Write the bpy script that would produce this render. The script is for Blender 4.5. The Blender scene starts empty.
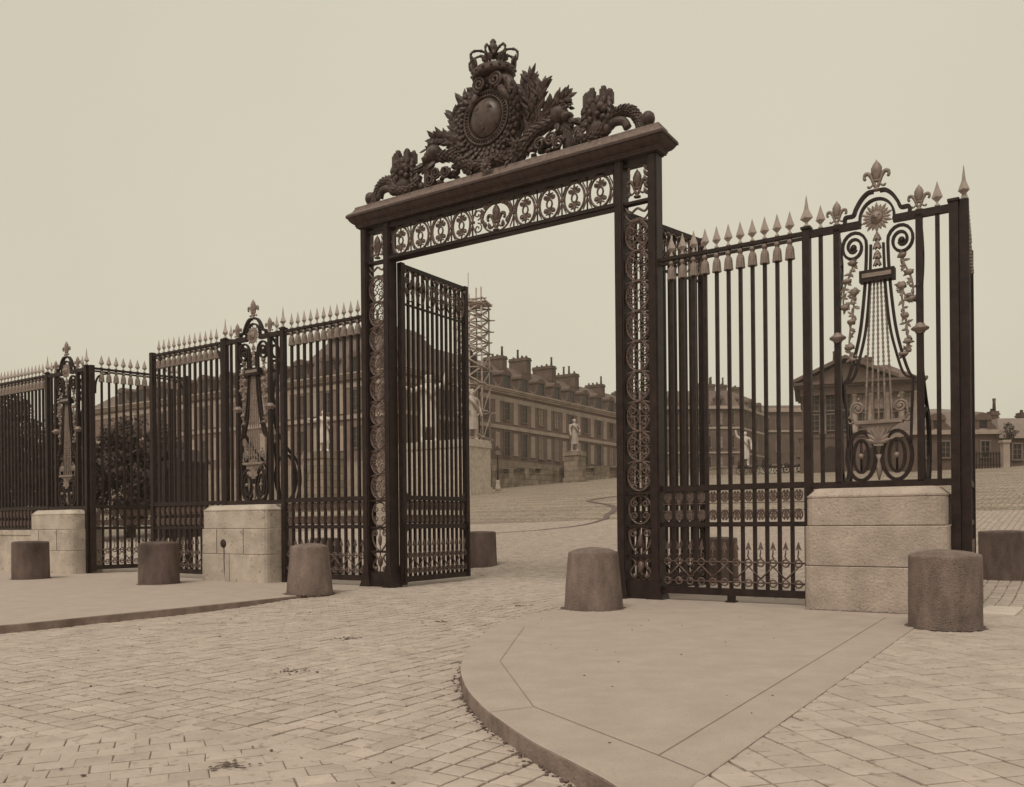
import bpy, math, random
from mathutils import Vector, noise
random.seed(7)
scene = bpy.context.scene
COL = scene.collection
PI = math.pi
TH = 0.5824                                   # the fence line runs at this angle to the picture plane
CT, ST = math.cos(TH), math.sin(TH)
D0 = 18.2

# ------------------------------------------------------------------ helpers
def W(u, s, z=0.0):
    """fence coordinates (u along the railing, s into the court) -> world"""
    return (u * CT + s * ST, D0 - u * ST + s * CT, z)

def US(X, Y):
    return X * CT - (Y - D0) * ST, X * ST + (Y - D0) * CT

def court(s):
    """height of the rising court"""
    if s < 2: return 0.0
    if s < 6: return .078 * (s - 2) ** 2 / 8
    if s < 165: return .078 * (s - 4)
    return .078 * 161

def sm(a, b, x):
    t = max(0, min(1, (x - a) / (b - a))); return t * t * (3 - 2 * t)

def road_z(s):
    return court(s) if s >= 0 else -.13 * sm(-.6, -5.5, s)

class MB:
    def __init__(self): self.v = []; self.f = []; self.s = []
    def add(self, vs, fs, smooth=False):
        n = len(self.v); self.v += [tuple(p) for p in vs]
        for f in fs: self.f.append([i + n for i in f]); self.s.append(smooth)
    def box(self, x0, x1, y0, y1, z0, z1, b=0):
        vs = [(x0,y0,z0),(x1,y0,z0),(x1,y1,z0),(x0,y1,z0),(x0,y0,z1),(x1,y0,z1),(x1,y1,z1),(x0,y1,z1)]
        self.add(vs, [(3,2,1,0),(4,5,6,7),(0,1,5,4),(1,2,6,5),(2,3,7,6),(3,0,4,7)])
    def cbox(self, c, sx, sy, sz):
        self.box(c[0]-sx/2, c[0]+sx/2, c[1]-sy/2, c[1]+sy/2, c[2]-sz/2, c[2]+sz/2)
    def prism(self, poly, z0, z1):
        n = len(poly)
        a = sum(poly[i][0]*poly[(i+1)%n][1]-poly[(i+1)%n][0]*poly[i][1] for i in range(n))
        if a < 0: poly = poly[::-1]
        vs = [(x,y,z0) for x,y in poly] + [(x,y,z1) for x,y in poly]
        fs = [tuple(range(n-1,-1,-1)), tuple(range(n, 2*n))] + [(i,(i+1)%n,n+(i+1)%n,n+i) for i in range(n)]
        self.add(vs, fs)
    def xprism(self, poly, y0, y1):
        """outline in x,z pushed along y"""
        n = len(poly)
        a = sum(poly[i][0]*poly[(i+1)%n][1]-poly[(i+1)%n][0]*poly[i][1] for i in range(n))
        if a < 0: poly = poly[::-1]
        vs = [(x,y0,z) for x,z in poly] + [(x,y1,z) for x,z in poly]
        fs = [tuple(range(n)), tuple(range(2*n-1,n-1,-1))] + [((i+1)%n,i,n+i,n+(i+1)%n) for i in range(n)]
        self.add(vs, fs)
    def profile(self, prof, x0, x1):
        """moulding: list of (y,z) swept along x"""
        n = len(prof)
        vs = [(x0,y,z) for y,z in prof] + [(x1,y,z) for y,z in prof]
        fs = [tuple(range(n-1,-1,-1)), tuple(range(n,2*n))] + [(i,(i+1)%n,n+(i+1)%n,n+i) for i in range(n)]
        self.add(vs, fs)
    def tube(self, pts, r, n=5, caps=True, sq=None):
        pts = [Vector(p) for p in pts]
        if len(pts) < 2: return
        m = len(pts); rs = r if isinstance(r, (list, tuple)) else [r]*m
        vs = []; prev = None
        for i, p in enumerate(pts):
            t = (pts[min(i+1,m-1)] - pts[max(i-1,0)])
            if t.length < 1e-9: t = Vector((0,0,1))
            t.normalize()
            if prev is None:
                ref = Vector((0,1,0)) if abs(t.y) < .9 else Vector((1,0,0))
                a = (ref - t*ref.dot(t)).normalized()
            else:
                a = prev - t*prev.dot(t)
                if a.length < 1e-6: a = Vector((0,1,0)) - t*t.y
                a.normalize()
            prev = a; b = t.cross(a)
            for k in range(n):
                w = 2*PI*(k+.5)/n
                if sq: vs.append(p + a*(math.cos(w)*sq[0]*1.414) + b*(math.sin(w)*sq[1]*1.414))
                else: vs.append(p + a*(math.cos(w)*rs[i]) + b*(math.sin(w)*rs[i]))
        fs = [(i*n+k, i*n+(k+1)%n, (i+1)*n+(k+1)%n, (i+1)*n+k) for i in range(m-1) for k in range(n)]
        if caps: fs += [tuple(range(n-1,-1,-1)), tuple(range((m-1)*n, m*n))]
        self.add(vs, fs, smooth=(not sq and n > 4))
    def strap(self, pts, w, t, y=0.0):
        """flat iron bar bent in the x,z plane: w in plane, t across"""
        self.tube([(p[0], y, p[1]) for p in pts], 1, 4, True, (t/2, w/2))
    def lathe(self, prof, c=(0,0,0), n=12, smooth=True, ry=1.0, rot=0):
        m = len(prof); vs = []
        for r, z in prof:
            for k in range(n):
                w = 2*PI*k/n + rot
                vs.append((c[0]+r*math.cos(w), c[1]+r*ry*math.sin(w), c[2]+z))
        fs = [(i*n+k, i*n+(k+1)%n, (i+1)*n+(k+1)%n, (i+1)*n+k) for i in range(m-1) for k in range(n)]
        fs += [tuple(range(n-1,-1,-1)), tuple(range((m-1)*n, m*n))]
        self.add(vs, fs, smooth)
    def ball(self, c, rx, ry=None, rz=None, n=10, m=7, lump=0, sc=4):
        ry = rx if ry is None else ry; rz = rx if rz is None else rz
        vs = [(c[0],c[1],c[2]-rz)]
        for j in range(1, m):
            a = -PI/2 + PI*j/m
            for k in range(n):
                w = 2*PI*k/n
                d = Vector((math.cos(a)*math.cos(w), math.cos(a)*math.sin(w), math.sin(a)))
                q = 1.0
                if lump: q = 1 + lump*noise.noise(Vector((c[0]*7+d.x*sc*.6, c[1]*5+d.y*sc*.6, c[2]*6+d.z*sc*.6)))
                vs.append((c[0]+rx*d.x*q, c[1]+ry*d.y*q, c[2]+rz*d.z*q))
        vs.append((c[0],c[1],c[2]+rz)); e = len(vs)-1
        fs = [(0, 1+(k+1)%n, 1+k) for k in range(n)]
        for j in range(m-2):
            fs += [(1+j*n+k, 1+j*n+(k+1)%n, 1+(j+1)*n+(k+1)%n, 1+(j+1)*n+k) for k in range(n)]
        b = 1+(m-2)*n
        fs += [(b+k, b+(k+1)%n, e) for k in range(n)]
        self.add(vs, fs, True)
    def leaf(self, p, d, up, L, w, t=.02):
        """pointed leaf with a fold, real thickness"""
        d = Vector(d).normalized(); up = Vector(up); up = (up - d*up.dot(d)).normalized(); sd = d.cross(up); p = Vector(p)
        a = [p, p+d*L*.35+sd*w/2, p+d*L*.7+sd*w*.36, p+d*L, p+d*L*.7-sd*w*.36, p+d*L*.35-sd*w/2]
        mid = [p+d*L*.35+up*w*.18, p+d*L*.7+up*w*.14]
        vs = a+mid+[q-up*t for q in a]
        self.add(vs, [(0,1,6),(1,2,7,6),(2,3,7),(3,4,7),(4,5,6,7),(5,0,6),(13,12,11,10,9,8)]+[(i,8+i,8+(i+1)%6,(i+1)%6) for i in range(6)])
    def mesh(self, name):
        me = bpy.data.meshes.new(name); me.from_pydata(self.v, [], self.f)
        me.polygons.foreach_set('use_smooth', self.s); me.update(); return me

def link(name, mesh, m=None, parent=None, loc=None, rz=None):
    if isinstance(mesh, MB): mesh = mesh.mesh(name)
    if m is not None and not mesh.materials: mesh.materials.append(m)
    o = bpy.data.objects.new(name, mesh); COL.objects.link(o)
    if parent is not None: o.parent = parent
    if loc is not None: o.location = loc
    if rz is not None: o.rotation_euler = (0, 0, rz)
    return o

def tag(o, label, cat, group=None):
    o['label'] = label; o['category'] = cat
    if group: o['group'] = group
    return o
def struct(o):
    o['kind'] = 'structure'; return o
def thing(name, label, cat, loc, rz=0.0, group=None):
    e = bpy.data.objects.new(name, None); COL.objects.link(e); e.empty_display_size = .2
    e.location = loc; e.rotation_euler = (0,0,rz)
    return tag(e, label, cat, group)
def dup(o, parent, dloc=None):
    c = o.copy(); COL.objects.link(c); c.parent = parent
    if dloc is not None: c.location = dloc
    for ch in o.children: dup(ch, c)
    return c

def arc(cx, cz, rx, rz, a0, a1, n=14):
    return [(cx+rx*math.cos(a0+(a1-a0)*i/n), cz+rz*math.sin(a0+(a1-a0)*i/n)) for i in range(n+1)]
def spiral(cx, cz, r0, r1, a0, turns, n=None, sz=1.0):
    n = n or max(8, int(abs(turns)*14))
    out = []
    for i in range(n+1):
        t = i/n; r = r0+(r1-r0)*t; a = a0+turns*2*PI*t
        out.append((cx+r*math.cos(a), cz+r*sz*math.sin(a)))
    return out
def smooth(pts, k=6):
    out = []
    n = len(pts)
    for i in range(n-1):
        p0, p1, p2, p3 = pts[max(i-1,0)], pts[i], pts[i+1], pts[min(i+2,n-1)]
        for j in range(k):
            t = j/k
            out.append(tuple(.5*((2*b)+(-a+c)*t+(2*a-5*b+4*c-d)*t*t+(-a+3*b-3*c+d)*t**3) for a,b,c,d in zip(p0,p1,p2,p3)))
    out.append(tuple(pts[-1])); return out
def xz(pts, y=0): return [(p[0], y, p[1]) for p in pts]
def inside(p, poly):
    x, y = p; r = False; j = len(poly)-1
    for i in range(len(poly)):
        xi, yi = poly[i]; xj, yj = poly[j]
        if (yi > y) != (yj > y) and x < (xj-xi)*(y-yi)/(yj-yi)+xi: r = not r
        j = i
    return r

# ------------------------------------------------------------------ materials
def mat(name, col, rough=.7, var=.25, scale=6.0, bump=0.0, bscale=30.0, metal=0.0, spots=0.0, spot_scale=40, spot_col=None, th=.60, tone=False, spec=.3, stretch=None, detail=5):
    k = min(1, max(0, (col[0]-.05)/.25)); col = (col[0], col[1]*(.945+.068*k), col[2]*(1.1+.05*k))
    m = bpy.data.materials.new(name); m.use_nodes = True
    nt = m.node_tree; N = nt.nodes; L = nt.links; N.clear()
    out = N.new('ShaderNodeOutputMaterial'); b = N.new('ShaderNodeBsdfPrincipled')
    L.new(b.outputs[0], out.inputs[0])
    b.inputs['Roughness'].default_value = rough; b.inputs['Metallic'].default_value = metal
    b.inputs['Specular IOR Level'].default_value = spec
    tc = N.new('ShaderNodeTexCoord'); co = tc.outputs['Object']
    if stretch:
        mp = N.new('ShaderNodeMapping'); mp.inputs['Scale'].default_value = stretch
        L.new(co, mp.inputs[0]); co = mp.outputs[0]
    n1 = N.new('ShaderNodeTexNoise'); n1.inputs['Scale'].default_value = scale; n1.inputs['Detail'].default_value = detail
    n1.inputs['Roughness'].default_value = .65
    L.new(co, n1.inputs['Vector'])
    mr = N.new('ShaderNodeMapRange'); mr.inputs[1].default_value = .3; mr.inputs[2].default_value = .7
    mr.inputs[3].default_value = 1-var; mr.inputs[4].default_value = 1+var
    L.new(n1.outputs[0], mr.inputs[0])
    fac = mr.outputs[0]
    if tone:
        at = N.new('ShaderNodeAttribute'); at.attribute_name = 'tone'
        mu = N.new('ShaderNodeMath'); mu.operation = 'MULTIPLY'
        L.new(fac, mu.inputs[0]); L.new(at.outputs['Fac'], mu.inputs[1]); fac = mu.outputs[0]
    mx = N.new('ShaderNodeVectorMath'); mx.operation = 'SCALE'
    mx.inputs[0].default_value = col; L.new(fac, mx.inputs['Scale'])
    cur = mx.outputs[0]
    if spots:
        n2 = N.new('ShaderNodeTexNoise'); n2.inputs['Scale'].default_value = spot_scale; n2.inputs['Detail'].default_value = 3
        L.new(tc.outputs['Object'], n2.inputs['Vector'])
        r2 = N.new('ShaderNodeMapRange'); r2.inputs[1].default_value = th; r2.inputs[2].default_value = th+.08
        r2.inputs[3].default_value = 0; r2.inputs[4].default_value = spots; L.new(n2.outputs[0], r2.inputs[0])
        mm = N.new('ShaderNodeMix'); mm.data_type = 'RGBA'
        L.new(r2.outputs[0], mm.inputs[0]); L.new(cur, mm.inputs[6]); mm.inputs[7].default_value = (*(spot_col or tuple(c*.35 for c in col)), 1)
        cur = mm.outputs[2]
    L.new(cur, b.inputs['Base Color'])
    if bump:
        n3 = N.new('ShaderNodeTexNoise'); n3.inputs['Scale'].default_value = bscale; n3.inputs['Detail'].default_value = 6
        L.new(tc.outputs['Object'], n3.inputs['Vector'])
        bp = N.new('ShaderNodeBump'); bp.inputs['Strength'].default_value = bump; bp.inputs['Distance'].default_value = .03
        L.new(n3.outputs[0], bp.inputs['Height']); L.new(bp.outputs[0], b.inputs['Normal'])
    return m

IRON   = mat('wrought iron paint', (.025,.0145,.0115), .48, .5, 5, .25, 60, spec=.25)
IRON2  = mat('worn iron scrollwork', (.135,.095,.073), .42, .45, 14, .2, 80, metal=.25)
GILT   = mat('dull gilding', (.235,.183,.142), .5, .3, 9, .15, 70, metal=.1)
GILT2  = mat('pale gilded spearheads', (.36,.29,.23), .5, .25, 9, .15, 70)
LEAD   = mat('weathered bronze', (.072,.050,.039), .5, .6, 7, .35, 35)
BOSS   = mat('rubbed bronze', (.088,.062,.048), .36, .4, 6, .15, 40)
CORN   = mat('iron cornice', (.062,.042,.033), .6, .35, 4, .2, 25, stretch=(2,2,.35))
PED    = mat('pedestal limestone', (.41,.33,.255), .85, .24, 1.6, .6, 24, spots=.55, spot_scale=30, spot_col=(.2,.148,.112), th=.60)
PED2   = mat('pale pedestal limestone', (.46,.385,.295), .85, .25, 2.2, .4, 26, spots=.55, spot_scale=9, spot_col=(.2,.145,.11))
GRAN   = mat('dark granite', (.185,.14,.108), .8, .42, 3.6, .7, 45, spots=.8, spot_scale=48, spot_col=(.055,.038,.03), stretch=(1,1,.45))
GRAN2  = mat('stained granite', (.115,.083,.064), .8, .5, 2.6, .6, 45, spots=.6, spot_scale=48, spot_col=(.05,.035,.028), stretch=(1,1,.4))
PAVE   = mat('paving stone', (.415,.34,.266), .8, .13, 2.5, .35, 22, spots=.5, spot_scale=11, spot_col=(.2,.15,.115), tone=True)
SAND   = mat('worn asphalt pavement', (.42,.34,.267), .88, .10, 2.2, .5, 110, spots=.4, spot_scale=38, spot_col=(.27,.212,.165), detail=14)
KERB   = mat('granite kerb', (.335,.27,.21), .8, .14, 2.5, .25, 60)
JOINT  = mat('joint dirt', (.21,.16,.122), .95, .3, 5)
WALL   = mat('weathered facade stone', (.125,.088,.066), .85, .28, .35, .2, 4)
BRICK  = mat('brick infill', (.182,.128,.097), .9, .2, .8, .2, 6)
TRIM   = mat('facade stone trim', (.36,.28,.215), .85, .22, .6)
ROOF   = mat('slate roof', (.135,.099,.078), .7, .22, .6, .3, 5)
CHIM   = mat('chimney brick', (.125,.088,.066), .9, .3, .8)
GLASS  = mat('dark window glass', (.022,.015,.013), .3, .3, 1, spec=.35)
BLIND  = mat('pale window blind', (.28,.215,.17), .8, .15, 1)
FRAME  = mat('window frame paint', (.17,.128,.098), .7, .15, 2)
STATW  = mat('white statue marble', (.62,.53,.43), .7, .15, 1.5)
STAT   = mat('statue marble', (.40,.325,.26), .7, .22, 1.5)
def blocks(name, c1, c2, mortar, sx, sz):
    m = bpy.data.materials.new(name); m.use_nodes = True; N = m.node_tree.nodes; L = m.node_tree.links; b = N['Principled BSDF']; b.inputs['Roughness'].default_value = .9; b.inputs['Specular IOR Level'].default_value = .2
    tc = N.new('ShaderNodeTexCoord'); sp = N.new('ShaderNodeSeparateXYZ'); cb = N.new('ShaderNodeCombineXYZ'); L.new(tc.outputs['Object'], sp.inputs[0])
    ad = N.new('ShaderNodeMath'); L.new(sp.outputs[0], ad.inputs[0]); L.new(sp.outputs[1], ad.inputs[1]); L.new(ad.outputs[0], cb.inputs[0]); L.new(sp.outputs[2], cb.inputs[1])
    br = N.new('ShaderNodeTexBrick'); br.inputs['Color1'].default_value = (*c1,1); br.inputs['Color2'].default_value = (*c2,1); br.inputs['Mortar'].default_value = (*mortar,1)
    br.inputs['Scale'].default_value = 1; br.inputs['Brick Width'].default_value = sx; br.inputs['Row Height'].default_value = sz; br.inputs['Mortar Size'].default_value = .035; L.new(cb.outputs[0], br.inputs['Vector'])
    nz = N.new('ShaderNodeTexNoise'); nz.inputs['Scale'].default_value = .7; nz.inputs['Detail'].default_value = 6; L.new(tc.outputs['Object'], nz.inputs['Vector'])
    mr = N.new('ShaderNodeMapRange'); mr.inputs[1].default_value = .3; mr.inputs[2].default_value = .7; mr.inputs[3].default_value = .65; mr.inputs[4].default_value = 1.3; L.new(nz.outputs[0], mr.inputs[0])
    v = N.new('ShaderNodeVectorMath'); v.operation = 'SCALE'; L.new(br.outputs[0], v.inputs[0]); L.new(mr.outputs[0], v.inputs['Scale']); L.new(v.outputs[0], b.inputs['Base Color'])
    return m
TERR = blocks('coursed terrace stone', (.31,.245,.20), (.22,.172,.14), (.13,.098,.08), 1.5, .75)
STONE3 = mat('court masonry', (.28,.215,.16), .9, .3, .6, .3, 4, spots=.5, spot_scale=3, spot_col=(.14,.1,.075))
WOOD   = mat('scaffold timber', (.34,.265,.21), .85, .3, 2)
WOODD  = mat('dark painted boards', (.04,.026,.021), .7, .3, 2)
BARK   = mat('bark', (.06,.042,.033), .9, .3, 5)
LEAF   = mat('foliage', (.07,.05,.037), .75, .65, .9)
KERBF  = mat('dark kerb face', (.235,.178,.135), .9, .35, 3, .4, 40)  # darker tone than the slab tops, used on the vertical sides
SEAM   = mat('pavement seam', (.23,.18,.14), .9, .2, 5)
DIRT   = mat('dark street dirt', (.135,.099,.078), .95, .3, 8)

def cobble_ground():
    m = bpy.data.materials.new('court cobbles'); m.use_nodes = True
    nt = m.node_tree; N = nt.nodes; L = nt.links; N.clear()
    out = N.new('ShaderNodeOutputMaterial'); b = N.new('ShaderNodeBsdfPrincipled'); L.new(b.outputs[0], out.inputs[0])
    b.inputs['Roughness'].default_value = .85; b.inputs['Specular IOR Level'].default_value = .2
    tc = N.new('ShaderNodeTexCoord')
    v = N.new('ShaderNodeTexVoronoi'); v.feature = 'DISTANCE_TO_EDGE'; v.inputs['Scale'].default_value = 3.6; v.inputs['Randomness'].default_value = .55
    L.new(tc.outputs['Object'], v.inputs['Vector'])
    vc = N.new('ShaderNodeTexVoronoi'); vc.inputs['Scale'].default_value = 3.6; vc.inputs['Randomness'].default_value = .55
    L.new(tc.outputs['Object'], vc.inputs['Vector'])
    r = N.new('ShaderNodeMapRange'); r.inputs[1].default_value = .03; r.inputs[2].default_value = .12; L.new(v.outputs['Distance'], r.inputs[0])
    n = N.new('ShaderNodeTexNoise'); n.inputs['Scale'].default_value = .22; n.inputs['Detail'].default_value = 8; L.new(tc.outputs['Object'], n.inputs['Vector'])
    bw = N.new('ShaderNodeRGBToBW'); L.new(vc.outputs['Color'], bw.inputs[0])
    a1 = N.new('ShaderNodeMapRange'); a1.inputs[3].default_value = .72; a1.inputs[4].default_value = 1.25; L.new(bw.outputs[0], a1.inputs[0])
    a2 = N.new('ShaderNodeMapRange'); a2.inputs[1].default_value = .3; a2.inputs[2].default_value = .7; a2.inputs[3].default_value = .8; a2.inputs[4].default_value = 1.18; L.new(n.outputs[0], a2.inputs[0])
    mu = N.new('ShaderNodeMath'); mu.operation = 'MULTIPLY'; L.new(a1.outputs[0], mu.inputs[0]); L.new(a2.outputs[0], mu.inputs[1])
    sc = N.new('ShaderNodeVectorMath'); sc.operation = 'SCALE'; sc.inputs[0].default_value = (.325,.265,.214); L.new(mu.outputs[0], sc.inputs['Scale'])
    mx = N.new('ShaderNodeMix'); mx.data_type = 'RGBA'; mx.inputs[6].default_value = (.14,.108,.088,1); L.new(r.outputs[0], mx.inputs[0]); L.new(sc.outputs[0], mx.inputs[7])
    L.new(mx.outputs[2], b.inputs['Base Color'])
    bp = N.new('ShaderNodeBump'); bp.inputs['Strength'].default_value = .6; bp.inputs['Distance'].default_value = .04
    L.new(r.outputs[0], bp.inputs['Height']); L.new(bp.outputs[0], b.inputs['Normal'])
    return m
COBBLE = cobble_ground()

# ------------------------------------------------------------------ ground
def ground():
    us = [-420,-260,-180] + list(range(-140, 141, 10)) + [180,260,420]
    ss = [-200,-80,-30] + [x*.5 for x in range(-40, 21)] + list(range(12, 60, 3)) + list(range(60, 170, 10)) + [165,180,250,480]
    ss = sorted(set(ss))
    vs = [(u, s, road_z(s)-(.027 if s < 26 else .022)) for s in ss for u in us]
    n = len(us)
    fs = [(j*n+i, j*n+i+1, (j+1)*n+i+1, (j+1)*n+i) for j in range(len(ss)-1) for i in range(n-1)]
    mb = MB(); mb.add(vs, fs, True)
    o = struct(link('ground', mb, COBBLE, None, (0, D0, 0), -TH)); o.data.materials.append(JOINT)
    for p in o.data.polygons:
        c = p.center
        if c.y < 24 and -40 < c.x < 40 and c.y > -30: p.material_index = 1
    return o
ground()

kerb_r = smooth([W(2.75,.2)[:2], (1.0,14.75), (.62,14.4), (.14,13.6), (-.30,12.25), (-.50,10.66), (-.555,9.05), (-.445,7.91), (-.295,7.17), (-.172,6.72), (.11,5.91), (.313,5.47), (.526,5.0), (.64,4.66), (.735,4.44)], 5)
pave_r = kerb_r + [(6.53,13.36), W(7.9,-.3)[:2], W(7.9,1.0)[:2], W(2.75,1.0)[:2]]
kerb_l = smooth([(-17,5.0), (-12.5,8.7), (-9.8,11.25), (-7.8,13.07), (-6.9,14.35), (-5.79,15.9), (-4.76,17.5), (-4.1,18.5), W(-3.6,-.8)[:2], W(-3.45,.0)[:2]], 5)
pave_l = kerb_l + [W(-3.45,1.0)[:2], W(-32,1.0)[:2], (-40,28), (-40,5.0)]
def slab(name, poly, m, z0, z1):
    mb = MB(); mb.prism(poly, z0, z1)
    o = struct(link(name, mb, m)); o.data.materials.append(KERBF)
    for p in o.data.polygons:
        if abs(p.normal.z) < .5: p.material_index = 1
    bv = o.modifiers.new('edge', 'BEVEL'); bv.width = .022; bv.segments = 2; bv.limit_method = 'ANGLE'; bv.angle_limit = 1.0
    return o
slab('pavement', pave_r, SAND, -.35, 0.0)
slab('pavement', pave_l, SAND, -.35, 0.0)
# paved footway right of the granite strip, at pavement level
foot = [(.75,4.46), (6.53,13.36), W(7.9,-.3)[:2], W(7.9,1.0)[:2], W(30,1.0)[:2], W(30,-14)[:2], (12,1.5), (1.2,1.5)]
mb = MB(); mb.prism(foot, -.3, -.027); struct(link('footway', mb, JOINT))
# granite strip and kerb band laid in the pavement, with thin open joints
def strip_poly(name, poly, m, z=.004, th=.02):
    mb = MB(); mb.prism(poly, z-th, z); return struct(link(name, mb, m))
def offset_in(pts, w):
    out = []
    for i, p in enumerate(pts):
        a = Vector(pts[max(i-1,0)]); b = Vector(pts[min(i+1,len(pts)-1)]); t = (b-a).normalized()
        out.append((p[0]-t.y*w, p[1]+t.x*w))
    return out
mb = MB()
def seam(p, q, w=.007):
    d = (Vector(q)-Vector(p)); d.normalize(); nx, ny = -d.y*w/2, d.x*w/2
    mb.add([(p[0]+nx,p[1]+ny,.0045),(q[0]+nx,q[1]+ny,.0045),(q[0]-nx,q[1]-ny,.0045),(p[0]-nx,p[1]-ny,.0045)], [(3,2,1,0)])
seams = [((.16,12.2),(-.143,9.25)), ((-.143,9.25),(.162,6.95)), ((.162,6.95),(.92,5.48)), ((.162,6.95),(-.21,6.76)), ((.92,5.48),(5.64,13.0)), ((.92,5.48),(1.12,5.05))]
for a, b in seams: seam(a, b)
struct(link('pavement_joint', mb, SEAM))

def stones(name, rows, poly_test, zf, du, dv, ang, org, bond, xr, yr, m, gap=.012, bev=.010, seed=1, jit=.008, hj=.004):
    rnd = random.Random(seed)
    v = []; f = []; tone = []
    ca, sa = math.cos(ang), math.sin(ang)
    for j in range(yr[0], yr[1]):
        shift = (.5*(j % 2)+rnd.uniform(-.06,.06)) if bond else rnd.uniform(-.025, .025)
        rowj = rnd.uniform(-.12,.12)
        for i in range(xr[0], xr[1]):
            cu, cv = (i+shift)*du, j*dv
            X = org[0]+cu*ca-cv*sa; Y = org[1]+cu*sa+cv*ca
            if not poly_test(X, Y): continue
            hu = du/2-gap/2*rnd.uniform(.6,1.9)*(.12 if bond else 1); hv = dv/2-gap/2*rnd.uniform(.6,1.9)
            zc = zf(X, Y)+rnd.uniform(-hj, hj)
            tx, ty = rnd.uniform(-.009,.009), rnd.uniform(-.009,.009)
            n = len(v)
            jc = [(rnd.uniform(-jit,jit), rnd.uniform(-jit,jit)) for _ in range(4)]
            for lvl in range(3):
                e = (0, bev*.3, bev)[lvl]; dz = (-.04, -bev*.45, 0)[lvl]
                for q, (a, b) in enumerate(((-1,-1),(1,-1),(1,1),(-1,1))):
                    lu = a*(hu-e)+jc[q][0]; lv = b*(hv-e)+jc[q][1]
                    v.append((X+lu*ca-lv*sa, Y+lu*sa+lv*ca, zc+dz+lu*tx+lv*ty))
            # a slightly domed top
            v.append((X, Y, zc+.004))
            fs = [(n+q, n+(q+1)%4, n+4+(q+1)%4, n+4+q) for q in range(4)] + [(n+4+q, n+4+(q+1)%4, n+8+(q+1)%4, n+8+q) for q in range(4)] + [(n+8+q, n+8+(q+1)%4, n+12) for q in range(4)]
            f += fs; t = rnd.gauss(1, .045); tone += [max(.7, min(1.25, t))]*12
    me = bpy.data.meshes.new(name); me.from_pydata(v, [], f)
    at = me.attributes.new('tone', 'FLOAT', 'FACE'); at.data.foreach_set('value', tone)
    me.polygons.foreach_set('use_smooth', [False]*len(f)); me.update()
    return struct(link(name, me, m))

patch2 = [(-9,7.6), (-4.2,6.75), (-2.3,6.65), (-.85,5.5), (-.3,4.75), (-.2,3.0), (-9,3.0)]
def grow(poly, e):
    c = [(p[0],p[1]) for p in poly]; return lambda X, Y: any(inside((X+dx,Y+dy), c) for dx,dy in ((0,0),(e,0),(-e,0),(0,e),(0,-e),(e*.7,e*.7),(-e*.7,e*.7),(e*.7,-e*.7),(-e*.7,-e*.7)))
in_foot, in_p2 = grow(foot, .2), grow(patch2, .24)
def deep(X, Y, poly): return all(inside((X+dx,Y+dy), poly) for dx,dy in ((.2,0),(-.2,0),(0,.2),(0,-.2)))
def view(X, Y, m=1.6): return Y > 3.4 and -.66*Y-m < X < .66*Y+m
def t_main(X, Y):
    if not view(X, Y) or Y > 47: return False
    u, s = US(X, Y)
    if s > 1.0: return s < 24+ (u+10)*.35 and s < 27
    if u > 7.9 and s > -1: return False
    if deep(X,Y, pave_r) or deep(X,Y, pave_l) or inside((X,Y), foot) or inside((X,Y), patch2): return False
    return True
stones('cobbled_road', None, t_main, lambda X,Y: road_z(US(X,Y)[1])-.010, .212, .205, -TH, (0,D0), False, (-205,180), (-96,155), PAVE, seed=3)
stones('cobbled_road', None, lambda X,Y: view(X,Y) and in_p2(X,Y) and not inside((X,Y), foot), lambda X,Y: road_z(US(X,Y)[1])-.016, .245, .215, math.radians(22), (-2,5), True, (-55,55), (-36,46), PAVE, seed=5, gap=.008, bev=.007, hj=.002)
stones('footway_paving', None, lambda X,Y: view(X,Y) and in_foot(X,Y), lambda X,Y: -.012, .27, .262, math.radians(15), (3,6), False, (-60,60), (-40,70), PAVE, seed=8, gap=.009, hj=.003)
def dirt(name, x, y, r, seed):
    rnd = random.Random(seed); mb = MB()
    for i in range(30):
        a = rnd.uniform(0, 2*PI); q = abs(rnd.gauss(0, .45))*r
        X, Y = x+math.cos(a)*q*1.5, y+math.sin(a)*q
        mb.ball((X, Y, road_z(US(X,Y)[1])+.002), rnd.uniform(.006,.026), rnd.uniform(.006,.022), rnd.uniform(.002,.006), 6, 4, .4)
    struct(link(name, mb, DIRT))
dirt('dirt', -2.45, 9.5, .26, 1); dirt('dirt', -2.35, 12.2, .26, 2); dirt('dirt', -1.93, 5.85, .16, 3); dirt('dirt', -1.2, 13.9, .2, 4); dirt('dirt', .1, 15.6, .2, 5)
mb = MB(); rnd = random.Random(77)
for i in range(10, len(kerb_r)-1):
    a, b = Vector(kerb_r[i]), Vector(kerb_r[i+1]); L_ = (b-a).length; t = (b-a).normalized()
    for k in range(int(L_*30)):
        p = a.lerp(b, rnd.random())+Vector((-abs(t.y) if t.y else 0, 0))*0; nrm = Vector((t.y,-t.x)); q = p+nrm*abs(rnd.gauss(.0,.03))*(1 if nrm.x < 0 else -1)
        mb.ball((q.x,q.y,road_z(US(q.x,q.y)[1])-.006), rnd.uniform(.006,.02), rnd.uniform(.006,.018), rnd.uniform(.004,.012), 6, 4, .4)
struct(link('kerb_dirt', mb, DIRT))
mb = MB()
for cx, cy, rr in ((5.94,11.82,.47),(1.385,14.75,.51),(-4.35,18.45,.5),(-9.02,21.95,.51),(-13.72,24.5,.49)):
    for k in range(90):
        w_ = rnd.uniform(0,2*PI); q = rr+abs(rnd.gauss(0,.02)); mb.ball((cx+q*math.cos(w_),cy+q*math.sin(w_),.002), rnd.uniform(.012,.04), rnd.uniform(.012,.04), rnd.uniform(.004,.014), 6, 4, .4)
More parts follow.
